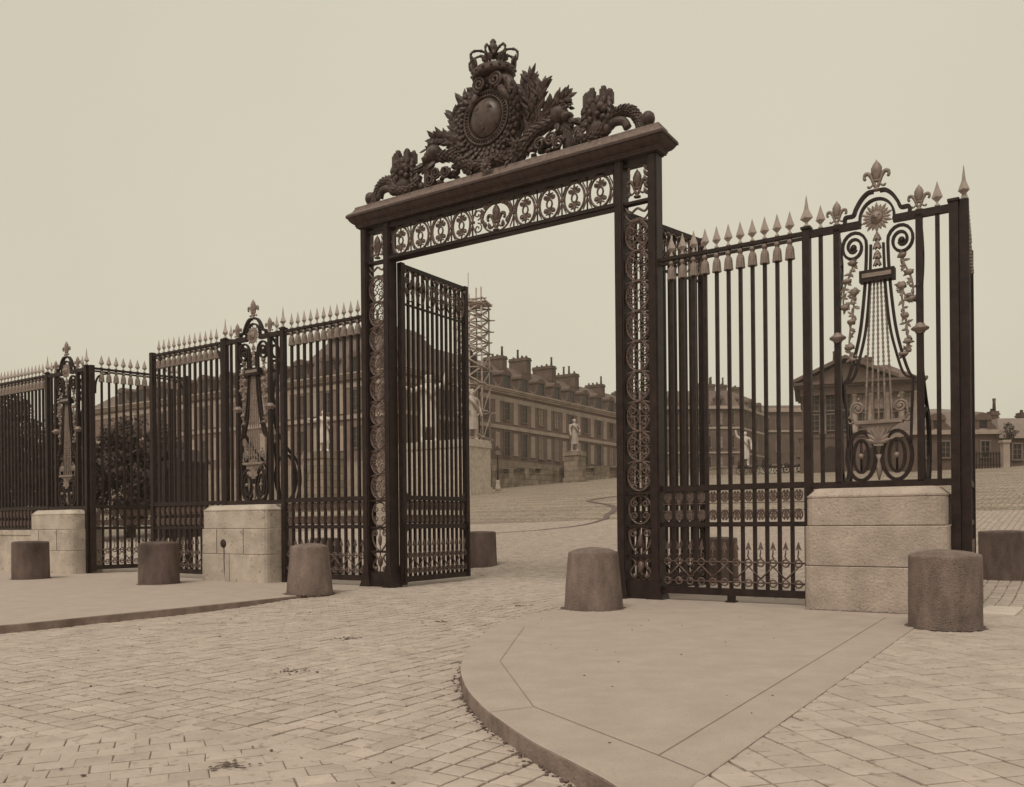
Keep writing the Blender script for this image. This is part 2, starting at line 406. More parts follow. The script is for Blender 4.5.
for k in range(150):
    u_ = rnd.uniform(6.2,8.3); x_, y_, _ = W(u_, -.6-abs(rnd.gauss(0,.02))); mb.ball((x_,y_,.002), rnd.uniform(.012,.04), rnd.uniform(.012,.03), rnd.uniform(.004,.012), 6, 4, .4)
struct(link('foot_dirt', mb, DIRT))
mb = MB()
for k in range(34):
    x_, y_ = rnd.uniform(.3,4.2), rnd.uniform(5.6,13.5)
    if deep(x_,y_,pave_r): mb.ball((x_,y_,.003), rnd.uniform(.004,.014), rnd.uniform(.004,.014), rnd.uniform(.003,.008), 6, 4, .4)
for k in range(45):
    x_, y_ = rnd.uniform(-6,1), rnd.uniform(4.5,16)
    if not inside((x_,y_),pave_r) and not inside((x_,y_),pave_l): mb.ball((x_,y_,road_z(US(x_,y_)[1])-.004), rnd.uniform(.006,.022), rnd.uniform(.006,.02), rnd.uniform(.004,.010), 6, 4, .4)
struct(link('grit', mb, DIRT))
# drain channel curving through the court, and the pale edge stone
mb = MB()
g = smooth([(-12.2,16.3),(-11.3,17.2),(-10.4,18.2),(-9.62,20.7),(-10.4,24.5),(-11.7,27.3),(-13.7,32.3),(-16.5,37.0),(-20.3,41.5),(-21.8,44.5),(-21.8,49.3),(-19,56)], 6)
for off, w in ((0,.20),):
    pts = [Vector((p[0],p[1],0)) for p in g]
    vs = []
    for i,p in enumerate(pts):
        t = (pts[min(i+1,len(pts)-1)]-pts[max(i-1,0)]).normalized(); nn = Vector((-t.y,t.x,0))
        ww = w*(.35+.65*min(1,max(0,(i-10)/25)))
        for sg in (-1,1):
            q = p+nn*sg*ww; X,Y,_ = W(q.x,q.y); vs.append((X,Y,court(q.y)+.012))
    mb.add(vs, [(2*i,2*i+2,2*i+3,2*i+1) for i in range(len(pts)-1)])
struct(link('drain_channel', mb, DIRT))
mb = MB(); c = W(8.95,.55); mb.prism([W(8.62,-.15)[:2], W(9.2,-.2)[:2], W(9.25,1.2)[:2], W(8.75,1.2)[:2]], -.2, .02)
tag(link('threshold_stone', mb, mat('pale threshold stone', (.56,.47,.37), .8, .1, 4)), 'pale flat threshold slab on the ground behind the front right bollard', 'slab')

# ------------------------------------------------------------------ shared iron pieces
Z_RAIL, Z_MID, Z_SEC, Z_BOT = 6.39, 2.09, 1.41, .20
def m_bar(z0, z1, w=.06):
    mb = MB(); mb.box(-w/2, w/2, -w/2, w/2, z0, z1); me = mb.mesh('bar'); me.materials.append(IRON); return me
BAR = m_bar(Z_BOT, Z_RAIL+.05, .061)
BARW = m_bar(1.42, Z_RAIL+.05, .061)
BARU = m_bar(Z_MID, Z_RAIL+.05, .061)
def m_spear(s=1.0):
    mb = MB()
    mb.lathe([(.022*s,0),(.04*s,.012),(.04*s,.035),(.02*s,.05),(.02*s,.085)], n=8)
    mb.lathe([(.02*s,.085),(.083*s,.155),(.068*s,.2),(.03*s,.31),(.004,.41*s+.0)], n=4, smooth=False, ry=.75)
    me = mb.mesh('spearhead'); me.materials.append(GILT2); return me
SPEAR, SPEARL = m_spear(), m_spear(1.35)
def m_tassel():
    mb = MB(); n = 14; prof = [(.03,-.02),(.05,-.03),(.055,-.075),(.04,-.1),(.036,-.12),(.055,-.15),(.066,-.2),(.073,-.3),(.08,-.37),(.04,-.375)]
    vs = []
    for i,(r,z) in enumerate(prof):
        for k in range(n*2):
            w = PI*k/n; q = r*(1+(.09 if (k%2 and i>4) else 0)); vs.append((q*math.cos(w), q*math.sin(w), z))
    N2 = n*2
    fs = [((i+1)*N2+k,(i+1)*N2+(k+1)%N2,i*N2+(k+1)%N2,i*N2+k) for i in range(len(prof)-1) for k in range(N2)]
    mb.add(vs, fs, False); me = mb.mesh('tassel'); me.materials.append(GILT); return me
TASSEL = m_tassel()

def fleur(mb, c, s, t=.05):
    """lily finial standing on c, height s"""
    x, y, z = c
    mb.lathe([(.07*s,0),(.13*s,.02*s),(.13*s,.06*s),(.06*s,.09*s),(.05*s,.2*s)], c, 8)
    for sg in (-1,1):
        mb.tube(xz(smooth([(x+sg*.03*s,z+.12*s),(x+sg*.1*s,z+.3*s),(x+sg*.2*s,z+.55*s),(x+sg*.31*s,z+.6*s),(x+sg*.37*s,z+.5*s),(x+sg*.33*s,z+.4*s)],4), y), [s*q for q in ([.03]+[.05]*6+[.065]*8+[.05]*5+[.03])], 7)
        mb.tube(xz(smooth([(x+sg*.04*s,z+.27*s),(x+sg*.12*s,z+.2*s),(x+sg*.22*s,z+.14*s),(x+sg*.26*s,z+.2*s)],4), y), .035*s, 6)
    mb.tube([(x-.14*s,y,z+.33*s),(x+.14*s,y,z+.33*s)], .055*s, 7)
    mb.lathe([(.04*s,.3*s),(.1*s,.42*s),(.165*s,.62*s),(.165*s,.74*s),(.1*s,.87*s),(.03*s,.95*s),(.01*s,1.0*s)], c, 8, True, .6)
def m_fleur(s):
    mb = MB(); fleur(mb, (0,0,0), s); me = mb.mesh('lily_finial'); me.materials.append(GILT); return me
FLEUR, FLEURL = m_fleur(.42), m_fleur(.52)

def scroll_pair(mb, cx, z0, up, w):
    """leafy double bud between two bars"""
    sg = 1 if up else -1
    h = .19
    for d in (-1,1):
        mb.tube(xz(smooth([(cx+d*w*.06,z0),(cx+d*w*.34,z0+sg*h*.3),(cx+d*w*.36,z0+sg*h*.7),(cx+d*w*.1,z0+sg*h*1.0)],4)), .016, 4)
        mb.tube(xz(spiral(cx+d*w*.17, z0+sg*h*.32, .012, .034, PI/2 if d>0 else PI/2, d*1.2, 10)), .016, 4)
        mb.tube(xz([(cx+d*w*.17, z0+sg*h*.45),(cx+d*w*.12,z0+sg*h*.95)]), .016, 4)
    mb.tube(xz([(cx,z0-.0*sg),(cx,z0+sg*h*.85)]), .013, 4)

def ring(mb, cx, cz, r, t, y=0, n=12, sz=1.0):
    mb.tube(xz(arc(cx,cz,r,r*sz,0,2*PI,n), y), t, 5, False)

def scroll_band(x0, x1, xs):
    mb = MB()
    edges = [x0]+list(xs)+[x1]
    for a, b in zip(edges[:-1], edges[1:]):
        if b-a < .12: continue
        c, w = (a+b)/2, (b-a)-.05
        scroll_pair(mb, c, 1.82, True, w); scroll_pair(mb, c, 1.68, False, w)
    mb.tube(xz([(x0,1.80),(x1,1.80)]), .012, 4); mb.tube(xz([(x0,1.665),(x1,1.665)]), .012, 4)
    return mb
def arrow_band(x0, x1, xs, arrows=True):
    mb = MB(); edges = [x0]+list(xs)+[x1]; cs = [(a+b)/2 for a,b in zip(edges[:-1],edges[1:]) if b-a > .12]
    for z in (.73,.37):
        mb.tube(xz([(x0,z),(x1,z)], -.035), .017, 5)
        for c in cs: ring(mb, c, z-.005, .062, .017, -.045)
    for i,c in enumerate(cs):
        if i+1 < len(cs):
            a, b = (.66,.44) if i % 2 else (.44,.66)
            mb.tube([(c,-.04,a),(cs[i+1],-.04,b)], .016, 5)
        if arrows:
            mb.tube([(c+.025,-.04,.78),(c-.012,-.04,.84),(c,-.04,.9),(c,-.04,.97)], .014, 5)
            mb.xprism([(c-.05,.95),(c,.985),(c+.05,.95),(c,1.1)], -.055, -.025)
    return mb

def rails(root, x0, x1, wall=False):
    for e, a, b in ((.05,Z_RAIL,Z_RAIL+.06),(.035,Z_RAIL-.075,Z_RAIL-.03),(.05,Z_MID-.055,Z_MID+.05),(.045,Z_SEC-.04,Z_SEC+.045),(.05,Z_BOT-.08,Z_BOT+.05)):
        if wall and b < 1: continue
        mb = MB(); mb.box(x0,x1,-e,e,a,b); link('rail', mb, IRON, root)

def add_bars(root, xs, mesh, spear=True):
    first = None
    for x in xs:
        b = link('bar', mesh, None, root, (x,0,0))
        if spear:
            link('spearhead', SPEAR, None, b, (0,0,Z_RAIL+.058))
            link('tassel', TASSEL, None, b, (0,0,Z_RAIL-.0))

def fence_panel(name, label, cat, loc, rz, width, n, group, wall=False, stiles=False, foot=True, spear_post=False):
    root = thing(name, label, cat, loc, rz, group)
    xs = [width*(i+1)/(n+1) for i in range(n)]
    rails(root, 0, width, wall)
    add_bars(root, xs, BARW if wall else BAR)
    link('scroll_band', scroll_band(0, width, xs), IRON2, root)
    if not wall: link('arrow_band', arrow_band(0, width, xs), IRON2, root)
    if stiles:
        for x, w in ((-.07,.14),(width+.07,.14)):
            mb = MB(); mb.box(x-w/2,x+w/2,-.07,.07,.06,Z_RAIL+.12); st_ = link('stile', mb, IRON, root)
            if x < 0 and spear_post: link('spearhead', SPEARL, None, st_, (x,0,Z_RAIL+.12))
        for x, d in ((.0,1),(width,-1)):
            mb = MB(); mb.strap(smooth([(x+d*.03,Z_RAIL-.75),(x+d*.05,Z_RAIL-.4),(x+d*.16,Z_RAIL-.18),(x+d*.42,Z_RAIL-.09)],4), .05, .06); link('corner_bracket', mb, IRON, root)
    if foot and not wall and not stiles:
        mb = MB(); mb.box(width*.5-.06,width*.5+.06,-.06,.06,-.01,.12); mb.box(width*.5-.09,width*.5+.09,-.09,.09,-.01,.03); link('foot', mb, IRON, root)
    return root

G_F = 'fixed railing panels of the fence'
fence_panel('fence_panel', 'spear topped railing panel between gate portal and right stone pedestal', 'railing', W(3.43,0), -TH, 6.07-3.43, 11, G_F)
fence_panel('fence_panel', 'spear topped railing panel joining the pedestal with the drain hole to the gate portal', 'railing', W(-6.88,0), -TH, 6.88-4.14, 11, G_F)
fence_panel('fence_panel', 'far left spear railing standing on a low pale stone wall', 'railing', W(-23.4,0), -TH, 23.4-18.24, 22, G_F, wall=True)
G_P = 'side gate leaves with spear tops'
fence_panel('side_gate_leaf', 'closed side gate leaf with spears left of the pedestal with the drain hole', 'gate leaf', W(-12.42,0), -TH, 3.05, 12, G_P, stiles=True)
fence_panel('side_gate_leaf', 'open side gate leaf swung inward beside the far left pedestal', 'gate leaf', W(-15.70,.12), -TH+math.radians(78), 2.9, 12, G_P, stiles=True)
fence_panel('side_gate_leaf', 'side gate leaf seen edge-on behind the rightmost railing post', 'gate leaf', W(8.535,.16), -TH+math.radians(94), 2.9, 12, G_P, stiles=True, spear_post=True)

# ------------------------------------------------------------------ lyre pilasters
def lyre_pilaster(label, uc, garl=True):
    root = thing('lyre_pilaster', label, 'pilaster', W(uc,0), -TH, 'lyre pilasters of the fence')
    for x in (-1.135, 1.135):
        mb = MB(); mb.box(x-.065,x+.065,-.065,.065,.0,Z_RAIL+.09); mb.box(x-.085,x+.085,-.085,.085,Z_RAIL+.09,Z_RAIL+.13)
        p = link('post', mb, IRON, root)
        if x < 0 or uc < 0: link('spearhead', SPEARL, None, p, (x,0,Z_RAIL+.13))
    for x in (-.9, .9):
        b = link('bar', BARU, None, root, (x,0,0)); link('spearhead', SPEAR, None, b, (0,0,Z_RAIL+.058)); link('tassel', TASSEL, None, b)
    for x in (-.635, .635):
        mb = MB(); mb.box(x-.05,x+.05,-.05,.05,Z_MID,Z_RAIL); p = link('post', mb, IRON, root)
        mb = MB(); mb.lathe([(.05,-.09),(.07,-.07),(.075,-.05),(.135,-.012),(.135,.012),(.075,.05),(.07,.07),(.05,.09)], (x,0,4.55), 12)
        link('collar', mb, GILT, p)
        link('lily_finial', FLEUR, None, p, (x,0,Z_RAIL+.06))
    for a, b, c, d in ((-1.07,1.07,Z_MID-.08,Z_MID+.03),(-1.07,-.25,Z_RAIL-.055,Z_RAIL+.06),(.25,1.07,Z_RAIL-.055,Z_RAIL+.06)):
        mb = MB(); mb.box(a,b,-.05,.05,c,d); link('rail', mb, IRON, root)
    # arched cresting
    mb = MB()
    for d in (-1,1):
        mb.strap(smooth([(d*.50,6.45),(d*.49,6.55),(d*.37,6.56),(d*.325,6.66),(d*.24,6.8),(d*.14,6.89),(d*.05,6.9)],4), .05, .1)
    mb.strap(arc(0,6.46,.265,.31,-.25,PI+.25,18), .035, .09)
    a = link('arch', mb, IRON, root)
    link('lily_finial', FLEURL, None, a, (0,0,6.9))
    # sun mask
    mb = MB(); mb.ball((0,-.02,6.46), .1, .07, .115, 12, 8)
    for k in range(20):
        w = 2*PI*k/20; R0 = .085; R1 = .235 if k%2 else .20
        mb.leaf((R0*math.cos(w), -.03, 6.46+R0*math.sin(w)), (math.cos(w),0,math.sin(w)), (0,-1,0), R1-R0+.02, .06)
    mb.lathe([(.115,-.012),(.14,0),(.115,.012)], (0,-.01,6.46), 3)
    mb.ball((0,-.095,6.45), .018, .02, .035, 6, 5)
    for d in (-1,1): mb.ball((d*.04,-.082,6.49), .02, .012, .012, 6, 5)
    mb.ball((0,-.082,6.405), .035, .012, .01, 6, 5)
    # hanging husks below the sun
    for z, r in ((6.16,.075),(6.02,.085),(5.86,.09),(5.74,.07)):
        for k in range(6):
            w = 2*PI*k/6; mb.leaf((0,0,z+.06), (.55*math.cos(w),.35*math.sin(w),-1), (math.cos(w),math.sin(w),.2), .15, r)
        mb.ball((0,0,z), r*.45, r*.4, .07, 8, 6)
    link('sun_mask', mb, GILT, root)
    # lyre frame: doubled straps
    mb = MB()
    for d in (-1,1):
        for o, w in ((0,.042),(.085,.036)):
            arm = smooth([(d*(.56-o*.4),3.76),(d*(.47-o),3.86),(d*(.36-o),4.22),(d*(.27-o),4.65),(d*(.205-o*.9),5.24),(d*(.175-o*.8),5.7),(d*(.165-o*.8),6.03)], 6)
            if o == 0:
                arm += [(d*x,z) for x,z in spiral(.37,6.03,.215,.05,PI,-1.9,34,1.25)][1:]
                ring_c = (d*.37,6.02)
            mb.strap(arm, w, .07)
        mb.ball((d*.37,0,6.02), .055, .05, .065, 8, 6)
        mb.strap([(d*.53,3.78),(d*.5,3.2),(d*.485,2.7)], .035, .06)
        # lower ovals
        mb.strap(arc(d*.275,2.53,.225,.40,0,2*PI,26), .06, .06)
        mb.strap(arc(d*.275,2.53,.12,.27,0,2*PI,22), .05, .05)
        mb.tube(xz([(d*.275,2.26),(d*.275,2.8)]), .02, 5)
    link('lyre_frame', mb, IRON, root)
    mb = MB()
    for d in (-1,1): mb.ball((d*.275,-.03,2.53), .045, .05, .05, 8, 6)
    mb.lathe([(.012,-.42),(.04,-.3),(.05,-.2),(.025,-.1),(.06,0)], (0,0,2.55), 8)
    link('hub', mb, GILT, root)
    mb = MB(); mb.box(-.27,.27,-.09,.09,5.41,5.60); c = link('crossbar', mb, IRON, root)
    mb = MB(); mb.box(-.225,.225,-.1,-.088,5.475,5.545); link('inlay', mb, GILT, c)
    for i in range(5):
        mb = MB(); x0, x1 = -.105+.0525*i, -.21+.105*i; n = 62
        prof = []
        vs = []
        for k in range(n):
            z = 5.41-(5.41-3.1)*k/(n-1); r = .022 if k%2 else .012
            x = x0+(x1-x0)*k/(n-1)
            for q in range(6): vs.append((x+r*math.cos(q*PI/3), r*math.sin(q*PI/3), z))
        mb.add(vs, [(k*6+q,(k+1)*6+q,(k+1)*6+(q+1)%6,k*6+(q+1)%6) for k in range(n-1) for q in range(6)], True)
        link('string', mb, GILT, root)
    # dish with palmette and side scrolls
    mb = MB(); mb.box(-.37,.37,-.08,.08,3.06,3.11); mb.box(-.41,.41,-.06,.06,3.095,3.125)
    mb.xprism([(-.33,3.058),(.33,3.058),(.2,2.99),(.1,2.86),(.055,2.72),(-.055,2.72),(-.1,2.86),(-.2,2.99)], -.035, .035)
    for k in range(7):
        w = PI/2+(k-3)*.42; mb.leaf((0,-.04,2.74), (math.cos(w),-.1,math.sin(w)), (0,-1,0), .30-abs(k-3)*.03, .08)
    mb.box(-.075,.075,-.05,.05,2.69,2.72)
    for d in (-1,1):
        mb.tube(xz([(d*.39,3.11),(d*.45,3.2)]+[(d*x,z) for x,z in spiral(.33,3.33,.11,.02,-.3,1.9,26)]), .02, 6)
        mb.tube(xz(smooth([(d*.36,3.1),(d*.46,3.09),(d*.5,3.16),(d*.45,3.2)],4)), .018, 5)
        mb.ball((d*.33,-.0,3.33), .035, .03, .035, 6, 5); mb.ball((d*.31,0,3.48), .025, .025, .035, 6, 5)
    link('dish', mb, GILT, root)
    # flower garlands
    for d in (-1,1):
        mb = MB(); path = smooth([(d*.38,5.78),(d*.40,5.66),(d*.52,5.36),(d*.53,5.06),(d*.42,5.12),(d*.36,5.3)],5)
        path2 = smooth([(d*.36,5.3),(d*.38,4.98),(d*.43,4.68),(d*.45,4.42),(d*.43,4.22),(d*.38,4.16)],5)
        rnd = random.Random(int(d)+5)
        for pp in (path, path2):
            mb.tube(xz(pp), .016, 5)
            for i, (x, z) in enumerate(pp):
                if i % 2: continue
                big = i % 8 == 0
                if big: mb.ball((x,0,z), .075, .05, .05, 9, 6, .5, 9)
                for q in range(3):
                    w = rnd.uniform(0,2*PI); mb.leaf((x,0,z), (math.cos(w),rnd.uniform(-.6,.3),math.sin(w)-.5), (0,-1,.2), rnd.uniform(.07,.12), .045)
        link('garland', mb, GILT, root)
    # scrolled stays bracing the pilaster from behind
    for x in (-.635,.635):
        mb = MB()
        def st(p): mb.tube([(x,a,b) for a,b in p], 1, 4, True, (.03,.025))
        st(smooth([(.05,6.36),(.22,6.2),(.34,5.9),(.32,5.6),(.2,5.3),(.1,5.0),(.1,4.5),(.2,3.95),(.55,3.5),(.9,3.15),(1.0,2.7),(.9,2.2),(.72,2.02)],5))
        st([(.16+.11*math.cos(a*.5),6.0+.16*math.sin(a*.5)) for a in range(14)])
        st([(.15+.10*math.cos(a*.5),5.62+.14*math.sin(a*.5)) for a in range(14)])
        st([(.5+.36*math.cos(a*.3),2.72+.60*math.sin(a*.3)) for a in range(22)])
        st([(.3,2.05),(.22,2.8),(.12,3.6)])
        link('back_stay', mb, IRON, root)
    return root
lyre_pilaster('iron lyre pilaster with gilt sun mask, foremost at the right end of the fence', 7.27)
lyre_pilaster('iron lyre pilaster standing on the pedestal with the round drain hole', -8.10)
lyre_pilaster('small distant lyre pilaster on the far left pedestal beside the low wall', -17.04)

# ------------------------------------------------------------------ pedestals
def ped_outline(x0, x1, y0, y1, c, n=4):
    pts = []
    for cx, cy, a in ((x1-c,y1-c,0),(x0+c,y1-c,PI/2),(x0+c,y0+c,PI),(x1-c,y0+c,1.5*PI)):
        for i in range(n+1):
            w = a+PI/2*i/n; pts.append((cx+c*math.cos(w), cy+c*math.sin(w)))
    return pts
def pedestal(label, u0, u1, m, hole=False, joints=False, y0=-.55, y1=.55):
    root = thing('stone_pedestal', label, 'pedestal', W((u0+u1)/2,0), -TH, 'stone pedestals under the lyre pilasters')
    h = (u1-u0)/2
    def course(a, b, e, c=.2):
        mb = MB(); n = MB(); o = ped_outline(-h-e, h+e, y0-e, y1+e, c); oi = ped_outline(-h-e+.012, h+e-.012, y0-e+.012, y1+e-.012, c-.01)
        k = len(o)
        rings = [(oi,a+.004),(o,a+.016),(o,b-.016),(oi,b-.004)]
        vs = [(x,y,z) for pts,z in rings for x,y in pts]
        fs = [(i*k+j, i*k+(j+1)%k, (i+1)*k+(j+1)%k, (i+1)*k+j) for i in range(3) for j in range(k)] + [tuple(range(k-1,-1,-1)), tuple(range(3*k,4*k))]
        mb.add(vs, fs); return mb
    lo = course(-.3, .72, .035)
    mid = course(.72, 1.38, .03)
    lo.v += []
    o1 = link('base_course', lo, m, root); o2 = link('middle_course', mid, m, root)
    up = course(1.38, 1.84, 0)
    link('upper_course', up, m, root)
    # moulded cap with a weathered slope
    mb = MB(); k = None; vs = []
    for e, z in ((-.01,1.836),(.004,1.85),(.004,1.875),(-.02,1.885),(-.03,1.9),(-.12,1.985),(-.16,2.0)):
        o = ped_outline(-h-e, h+e, y0-e, y1+e, max(.06,.2+e*.5)); k = len(o); vs += [(x,y,z) for x,y in o]
    mb.add(vs, [(i*k+j, i*k+(j+1)%k, (i+1)*k+(j+1)%k, (i+1)*k+j) for i in range(6) for j in range(k)]+[tuple(range(6*k,7*k))])
    link('cap', mb, m, root)
    if hole:
        mb = MB(); mb.lathe([(.09,0),(.11,.0),(.11,-.008),(.09,-.03),(.05,-.05)], n=16)
        ob = MB(); ob.add([(x,z,-y) for x,y,z in mb.v], mb.f, True)
        q = link('drain_hole', ob, WOODD, root, (-.28, y0-.036, 1.0))
        mb = MB(); mb.xprism([(-.018,.9),(.018,.9),(.03,.7),(.022,.55),(.03,.3),(.01,.1),(-.012,.3),(-.02,.6)], y0-.038, y0-.034)
        link('rust_streak', mb, DIRT, root, (-.26,0,0))
    if joints:
        mb = MB()
        for x, a, b in ((-.05,.02,.72),(.5,.74,1.37),(-.55,.74,1.37)):
            mb.box(x-.006,x+.006,y0-.04,y0-.028,a,b)
        link('joint', mb, DIRT, root)
    return root
pedestal('large pitted stone pedestal behind the front right bollard', 6.2, 8.3, PED)
pedestal('pale stone pedestal with a round drain hole left of the gate', -9.62, -7.12, PED2, hole=True, joints=True)
pedestal('far left stone pedestal adjoining the low wall at the picture edge', -18.35, -15.98, PED2, joints=True)
mb = MB()
for a, b, e in ((-.3,.7,.02),(.705,1.2,0),(1.205,1.37,.025)): mb.box(-23.6,-18.42,-.32-e,.32+e,a,b)
for x in (-19.6,-21.2,-22.6): pass
w = link('low_stone_wall', mb, PED2, None, (0,D0,0), -TH); tag(w, 'low pale stone wall carrying the railing at the far left edge', 'wall')

# ------------------------------------------------------------------ bollards
def bollard(label, x, y, z, r0, r1, h, m, dome=.05, seed=0, group='granite guard stones by the gates'):
    mb = MB(); n = 56; prof = [(r0*.99,-.3)]
    for i in range(15):
        t = i/15; prof.append((r0+(r1-r0)*t, h*t))
    prof += [(r1,h-.03),(r1-.006,h-.014),(r1-.018,h-.004),(r1-.035,h)]+[(r1*q, h+dome*(1-q*q)) for q in (.75,.5,.25,.02)]
    vs = []
    for r, zz in prof:
        for k in range(n):
            w = 2*PI*k/n; q = Vector((math.cos(w)+seed*3.1, math.sin(w), zz))
            d = 1+.013*noise.noise(q*2)+.006*noise.noise(q*7)+.003*noise.noise(q*17)
            rim = max(0, 1-abs(zz-h)/.09)
            d -= rim*.035*max(0, noise.noise(q*Vector((5,5,1)) if False else Vector((q.x*5,q.y*5,seed)))-.12)
            vs.append((r*d*math.cos(w), r*d*math.sin(w), zz-(rim*.03*max(0,noise.noise(Vector((q.x*6,q.y*6,3.3+seed)))) if zz > h-.05 else 0)))
    M = len(prof)
    mb.add(vs, [(i*n+k, i*n+(k+1)%n, (i+1)*n+(k+1)%n, (i+1)*n+k) for i in range(M-1) for k in range(n)]+[tuple(range((M-1)*n,M*n))], True)
    o = link('bollard', mb, m, None, (x,y,z)); tag(o, label, 'bollard', group); o.rotation_euler.z = seed; 
    return o
bollard('straight sided dark granite bollard in front of the right stone pedestal', 5.94, 11.82, 0, .465, .46, 1.0, GRAN, .06, 1)
bollard('tapered domed granite bollard at the tip of the right pavement by the gate', 1.385, 14.75, 0, .505, .425, .98, GRAN, .07, 2)
bollard('tapered granite bollard on the left pavement corner beside the gate', -4.35, 18.45, 0, .49, .40, 1.02, GRAN, .06, 3)
bollard('squat cylindrical bollard on the left pavement before the closed side gate', -9.02, 21.95, 0, .50, .485, 1.05, GRAN2, .03, 4)
bollard('darkest bollard at the far left edge before the low wall', -13.72, 24.5, 0, .485, .475, 1.06, GRAN2, .02, 5)
bollard('bollard in the court at the free end of the open left gate leaf', -.97, 26.2, court(6.2), .51, .47, 1.03, GRAN2, .02, 6)
bollard('dark bollard seen through the right railing panel', 4.86, 20.3, court(4.4), .46, .44, 1.02, GRAN2, .02, 7)
bollard('dark bollard in the court at the right picture edge behind the railing', 10.75, 18.75, court(6.1), .52, .52, 1.03, GRAN2, .02, 8)
bollard('bollard in the court glimpsed through the left railing panel behind the tapered one', -5.5, 25.4, court(3.0), .5, .46, 1.05, GRAN2, .02, 9)

# ------------------------------------------------------------------ gate portal
UC = -.36
gate = thing('gate_portal', 'tall iron gate portal with scrollwork pillars and a moulded cornice crowned by a royal trophy', 'gateway', W(UC,0), -TH)
def oval_motif(mb, cx, cz, rx, rz, t=.02, y=0):
    ring(mb, cx, cz, rx, t, y, 20, rz/rx)
    ring(mb, cx, cz, rx*.28, t*.8, y, 10, 1.35)
    for d in (-1,1):
        for e in (-1,1):
            mb.ball((cx+d*rx*.36, y, cz+e*rz*.47), rx*.17, .03, rx*.17, 7, 5)
            mb.tube(xz(spiral(cx+d*rx*.36, cz+e*rz*.47, rx*.3, rx*.14, PI/2*e, d*e*.9, 10), y), t*.7, 4)
        mb.ball((cx, y, cz+d*rz*.66), rx*.14, .03, rz*.14, 7, 5)
        mb.tube(xz([(cx,cz+d*rz*.3),(cx,cz+d*rz)], y), t*.7, 4)
def pillar(sx):
    # local: the outer edge at +-3.78, the inner edge at +-2.89 of the centre line
    x0, x1 = (2.89, 3.78) if sx > 0 else (-3.78, -2.89)
    mb = MB()
    for a in (x0, x1-.185):
        mb.box(a, a+.185, -.13, .13, .12, 8.44)
        mb.box(a+.03, a+.155, -.15, .15, .12, 8.44)
        mb.xprism(smooth([(a+.0,.5),(a-.01,.25),(a-.06,.08),(a-.1,.0)],3)+[(a-.1,-.02),(a+.26,-.02)]+smooth([(a+.25,.0),(a+.22,.08),(a+.19,.25),(a+.185,.5)],3), -.17, .17)
    mb.box(x0+.185,x1-.185,-.1,.1,.0,.32)
    for z in (.33,.82,1.39,2.02,7.62,8.34): mb.box(x0+.185,x1-.185,-.08,.08,z-.025,z+.025)
    mb.box(x0-.02,x1+.02,-.17,.17,8.44,8.5)
    p = link('pillar', mb, IRON, gate)
    mb = MB(); cx = (x0+x1)/2; hw = (x1-x0)/2-.19
    n = 9; z0, z1 = 2.06, 7.26; h = (z1-z0)/n
    for y in (-.05,.05):
        for i in range(n):
            cz = z0+h*(i+.5)
            ring(mb, cx, cz, hw*.96, .019, y, 20, h*.49/(hw*.96))
            if y > 0: continue
            for d in (-1,1):
                for e in (-1,1):
                    mb.tube(xz(spiral(cx+d*hw*.5, cz+e*h*.17, hw*.34, .02, -e*PI/2, d*e*1.5, 16), y), .014, 5)
            for d in (-1,1):
                for e in (-1,1):
                    mb.tube(xz(spiral(cx+d*hw*.36, cz+e*h*.36, hw*.24, .015, e*PI/2, -d*e*1.3, 14), y), .012, 4)
                    mb.tube(xz(smooth([(cx,cz+e*h*.14),(cx+d*hw*.2,cz+e*h*.22),(cx+d*hw*.62,cz+e*h*.33)],3), y), .013, 4)
                mb.tube(xz([(cx+d*hw*.22,cz),(cx+d*hw*.95,cz)], y), .012, 4)
            mb.tube(xz([(cx,cz-h*.12),(cx+hw*.2,cz),(cx,cz+h*.12),(cx-hw*.2,cz),(cx,cz-h*.12)], y), .012, 4)
            for d in (-1,1): mb.tube(xz(smooth([(cx+d*hw*.1,cz+h*.46),(cx+d*hw*.5,cz+h*.48),(cx+d*hw*.95,cz+h*.42)],3), y), .018, 5)
            mb.box(cx-.06,cx+.06,y-.03,y+.03,cz+h*.47,cz+h*.53)
    # swag under the top panel
    mb.tube(xz(smooth([(cx-hw,7.55),(cx-hw*.6,7.42),(cx,7.5),(cx+hw*.6,7.42),(cx+hw,7.55)],4), -.03), .025, 5)
    mb.tube(xz(smooth([(cx-hw,7.4),(cx-hw*.6,7.28),(cx,7.3),(cx+hw*.6,7.28),(cx+hw,7.4)],4), -.03), .02, 5)
    # top square panel: a lily between leaves
    fleur(mb, (cx,-.03,7.7), .56)
    for d in (-1,1):
        for k in range(5): mb.leaf((cx+d*hw*.85,-.02,7.72+k*.115), (-d*.5,-.3,1), (0,-1,0), .17, .08)
    # lower panels
    ring(mb, cx, 1.705, hw*.92, .02, -.03, 20, 1.18)
    for d in (-1,1):
        for e in (-1,1): mb.tube(xz(spiral(cx+d*hw*.45, 1.705+e*.12, .085, .02, e*PI/2, -d*e*1.4, 16), -.03), .015, 5)
        mb.tube(xz(smooth([(cx+d*hw*.15,1.36),(cx+d*hw*.9,1.28),(cx+d*hw*.75,1.02),(cx+d*hw*.2,.85)],5), -.03), .022, 5)
        mb.tube(xz(spiral(cx+d*hw*.6, 1.25, .08, .02, PI/2, d*1.4, 14), -.03), .016, 5)
        mb.tube(xz(smooth([(cx+d*hw*.9,.8),(cx+d*hw*.4,.68),(cx+d*hw*.85,.5),(cx+d*hw*.5,.36)],5), -.03), .022, 5)
        mb.ball((cx+d*hw*.5,-.03,.42), .05, .04, .06, 7, 5, .3)
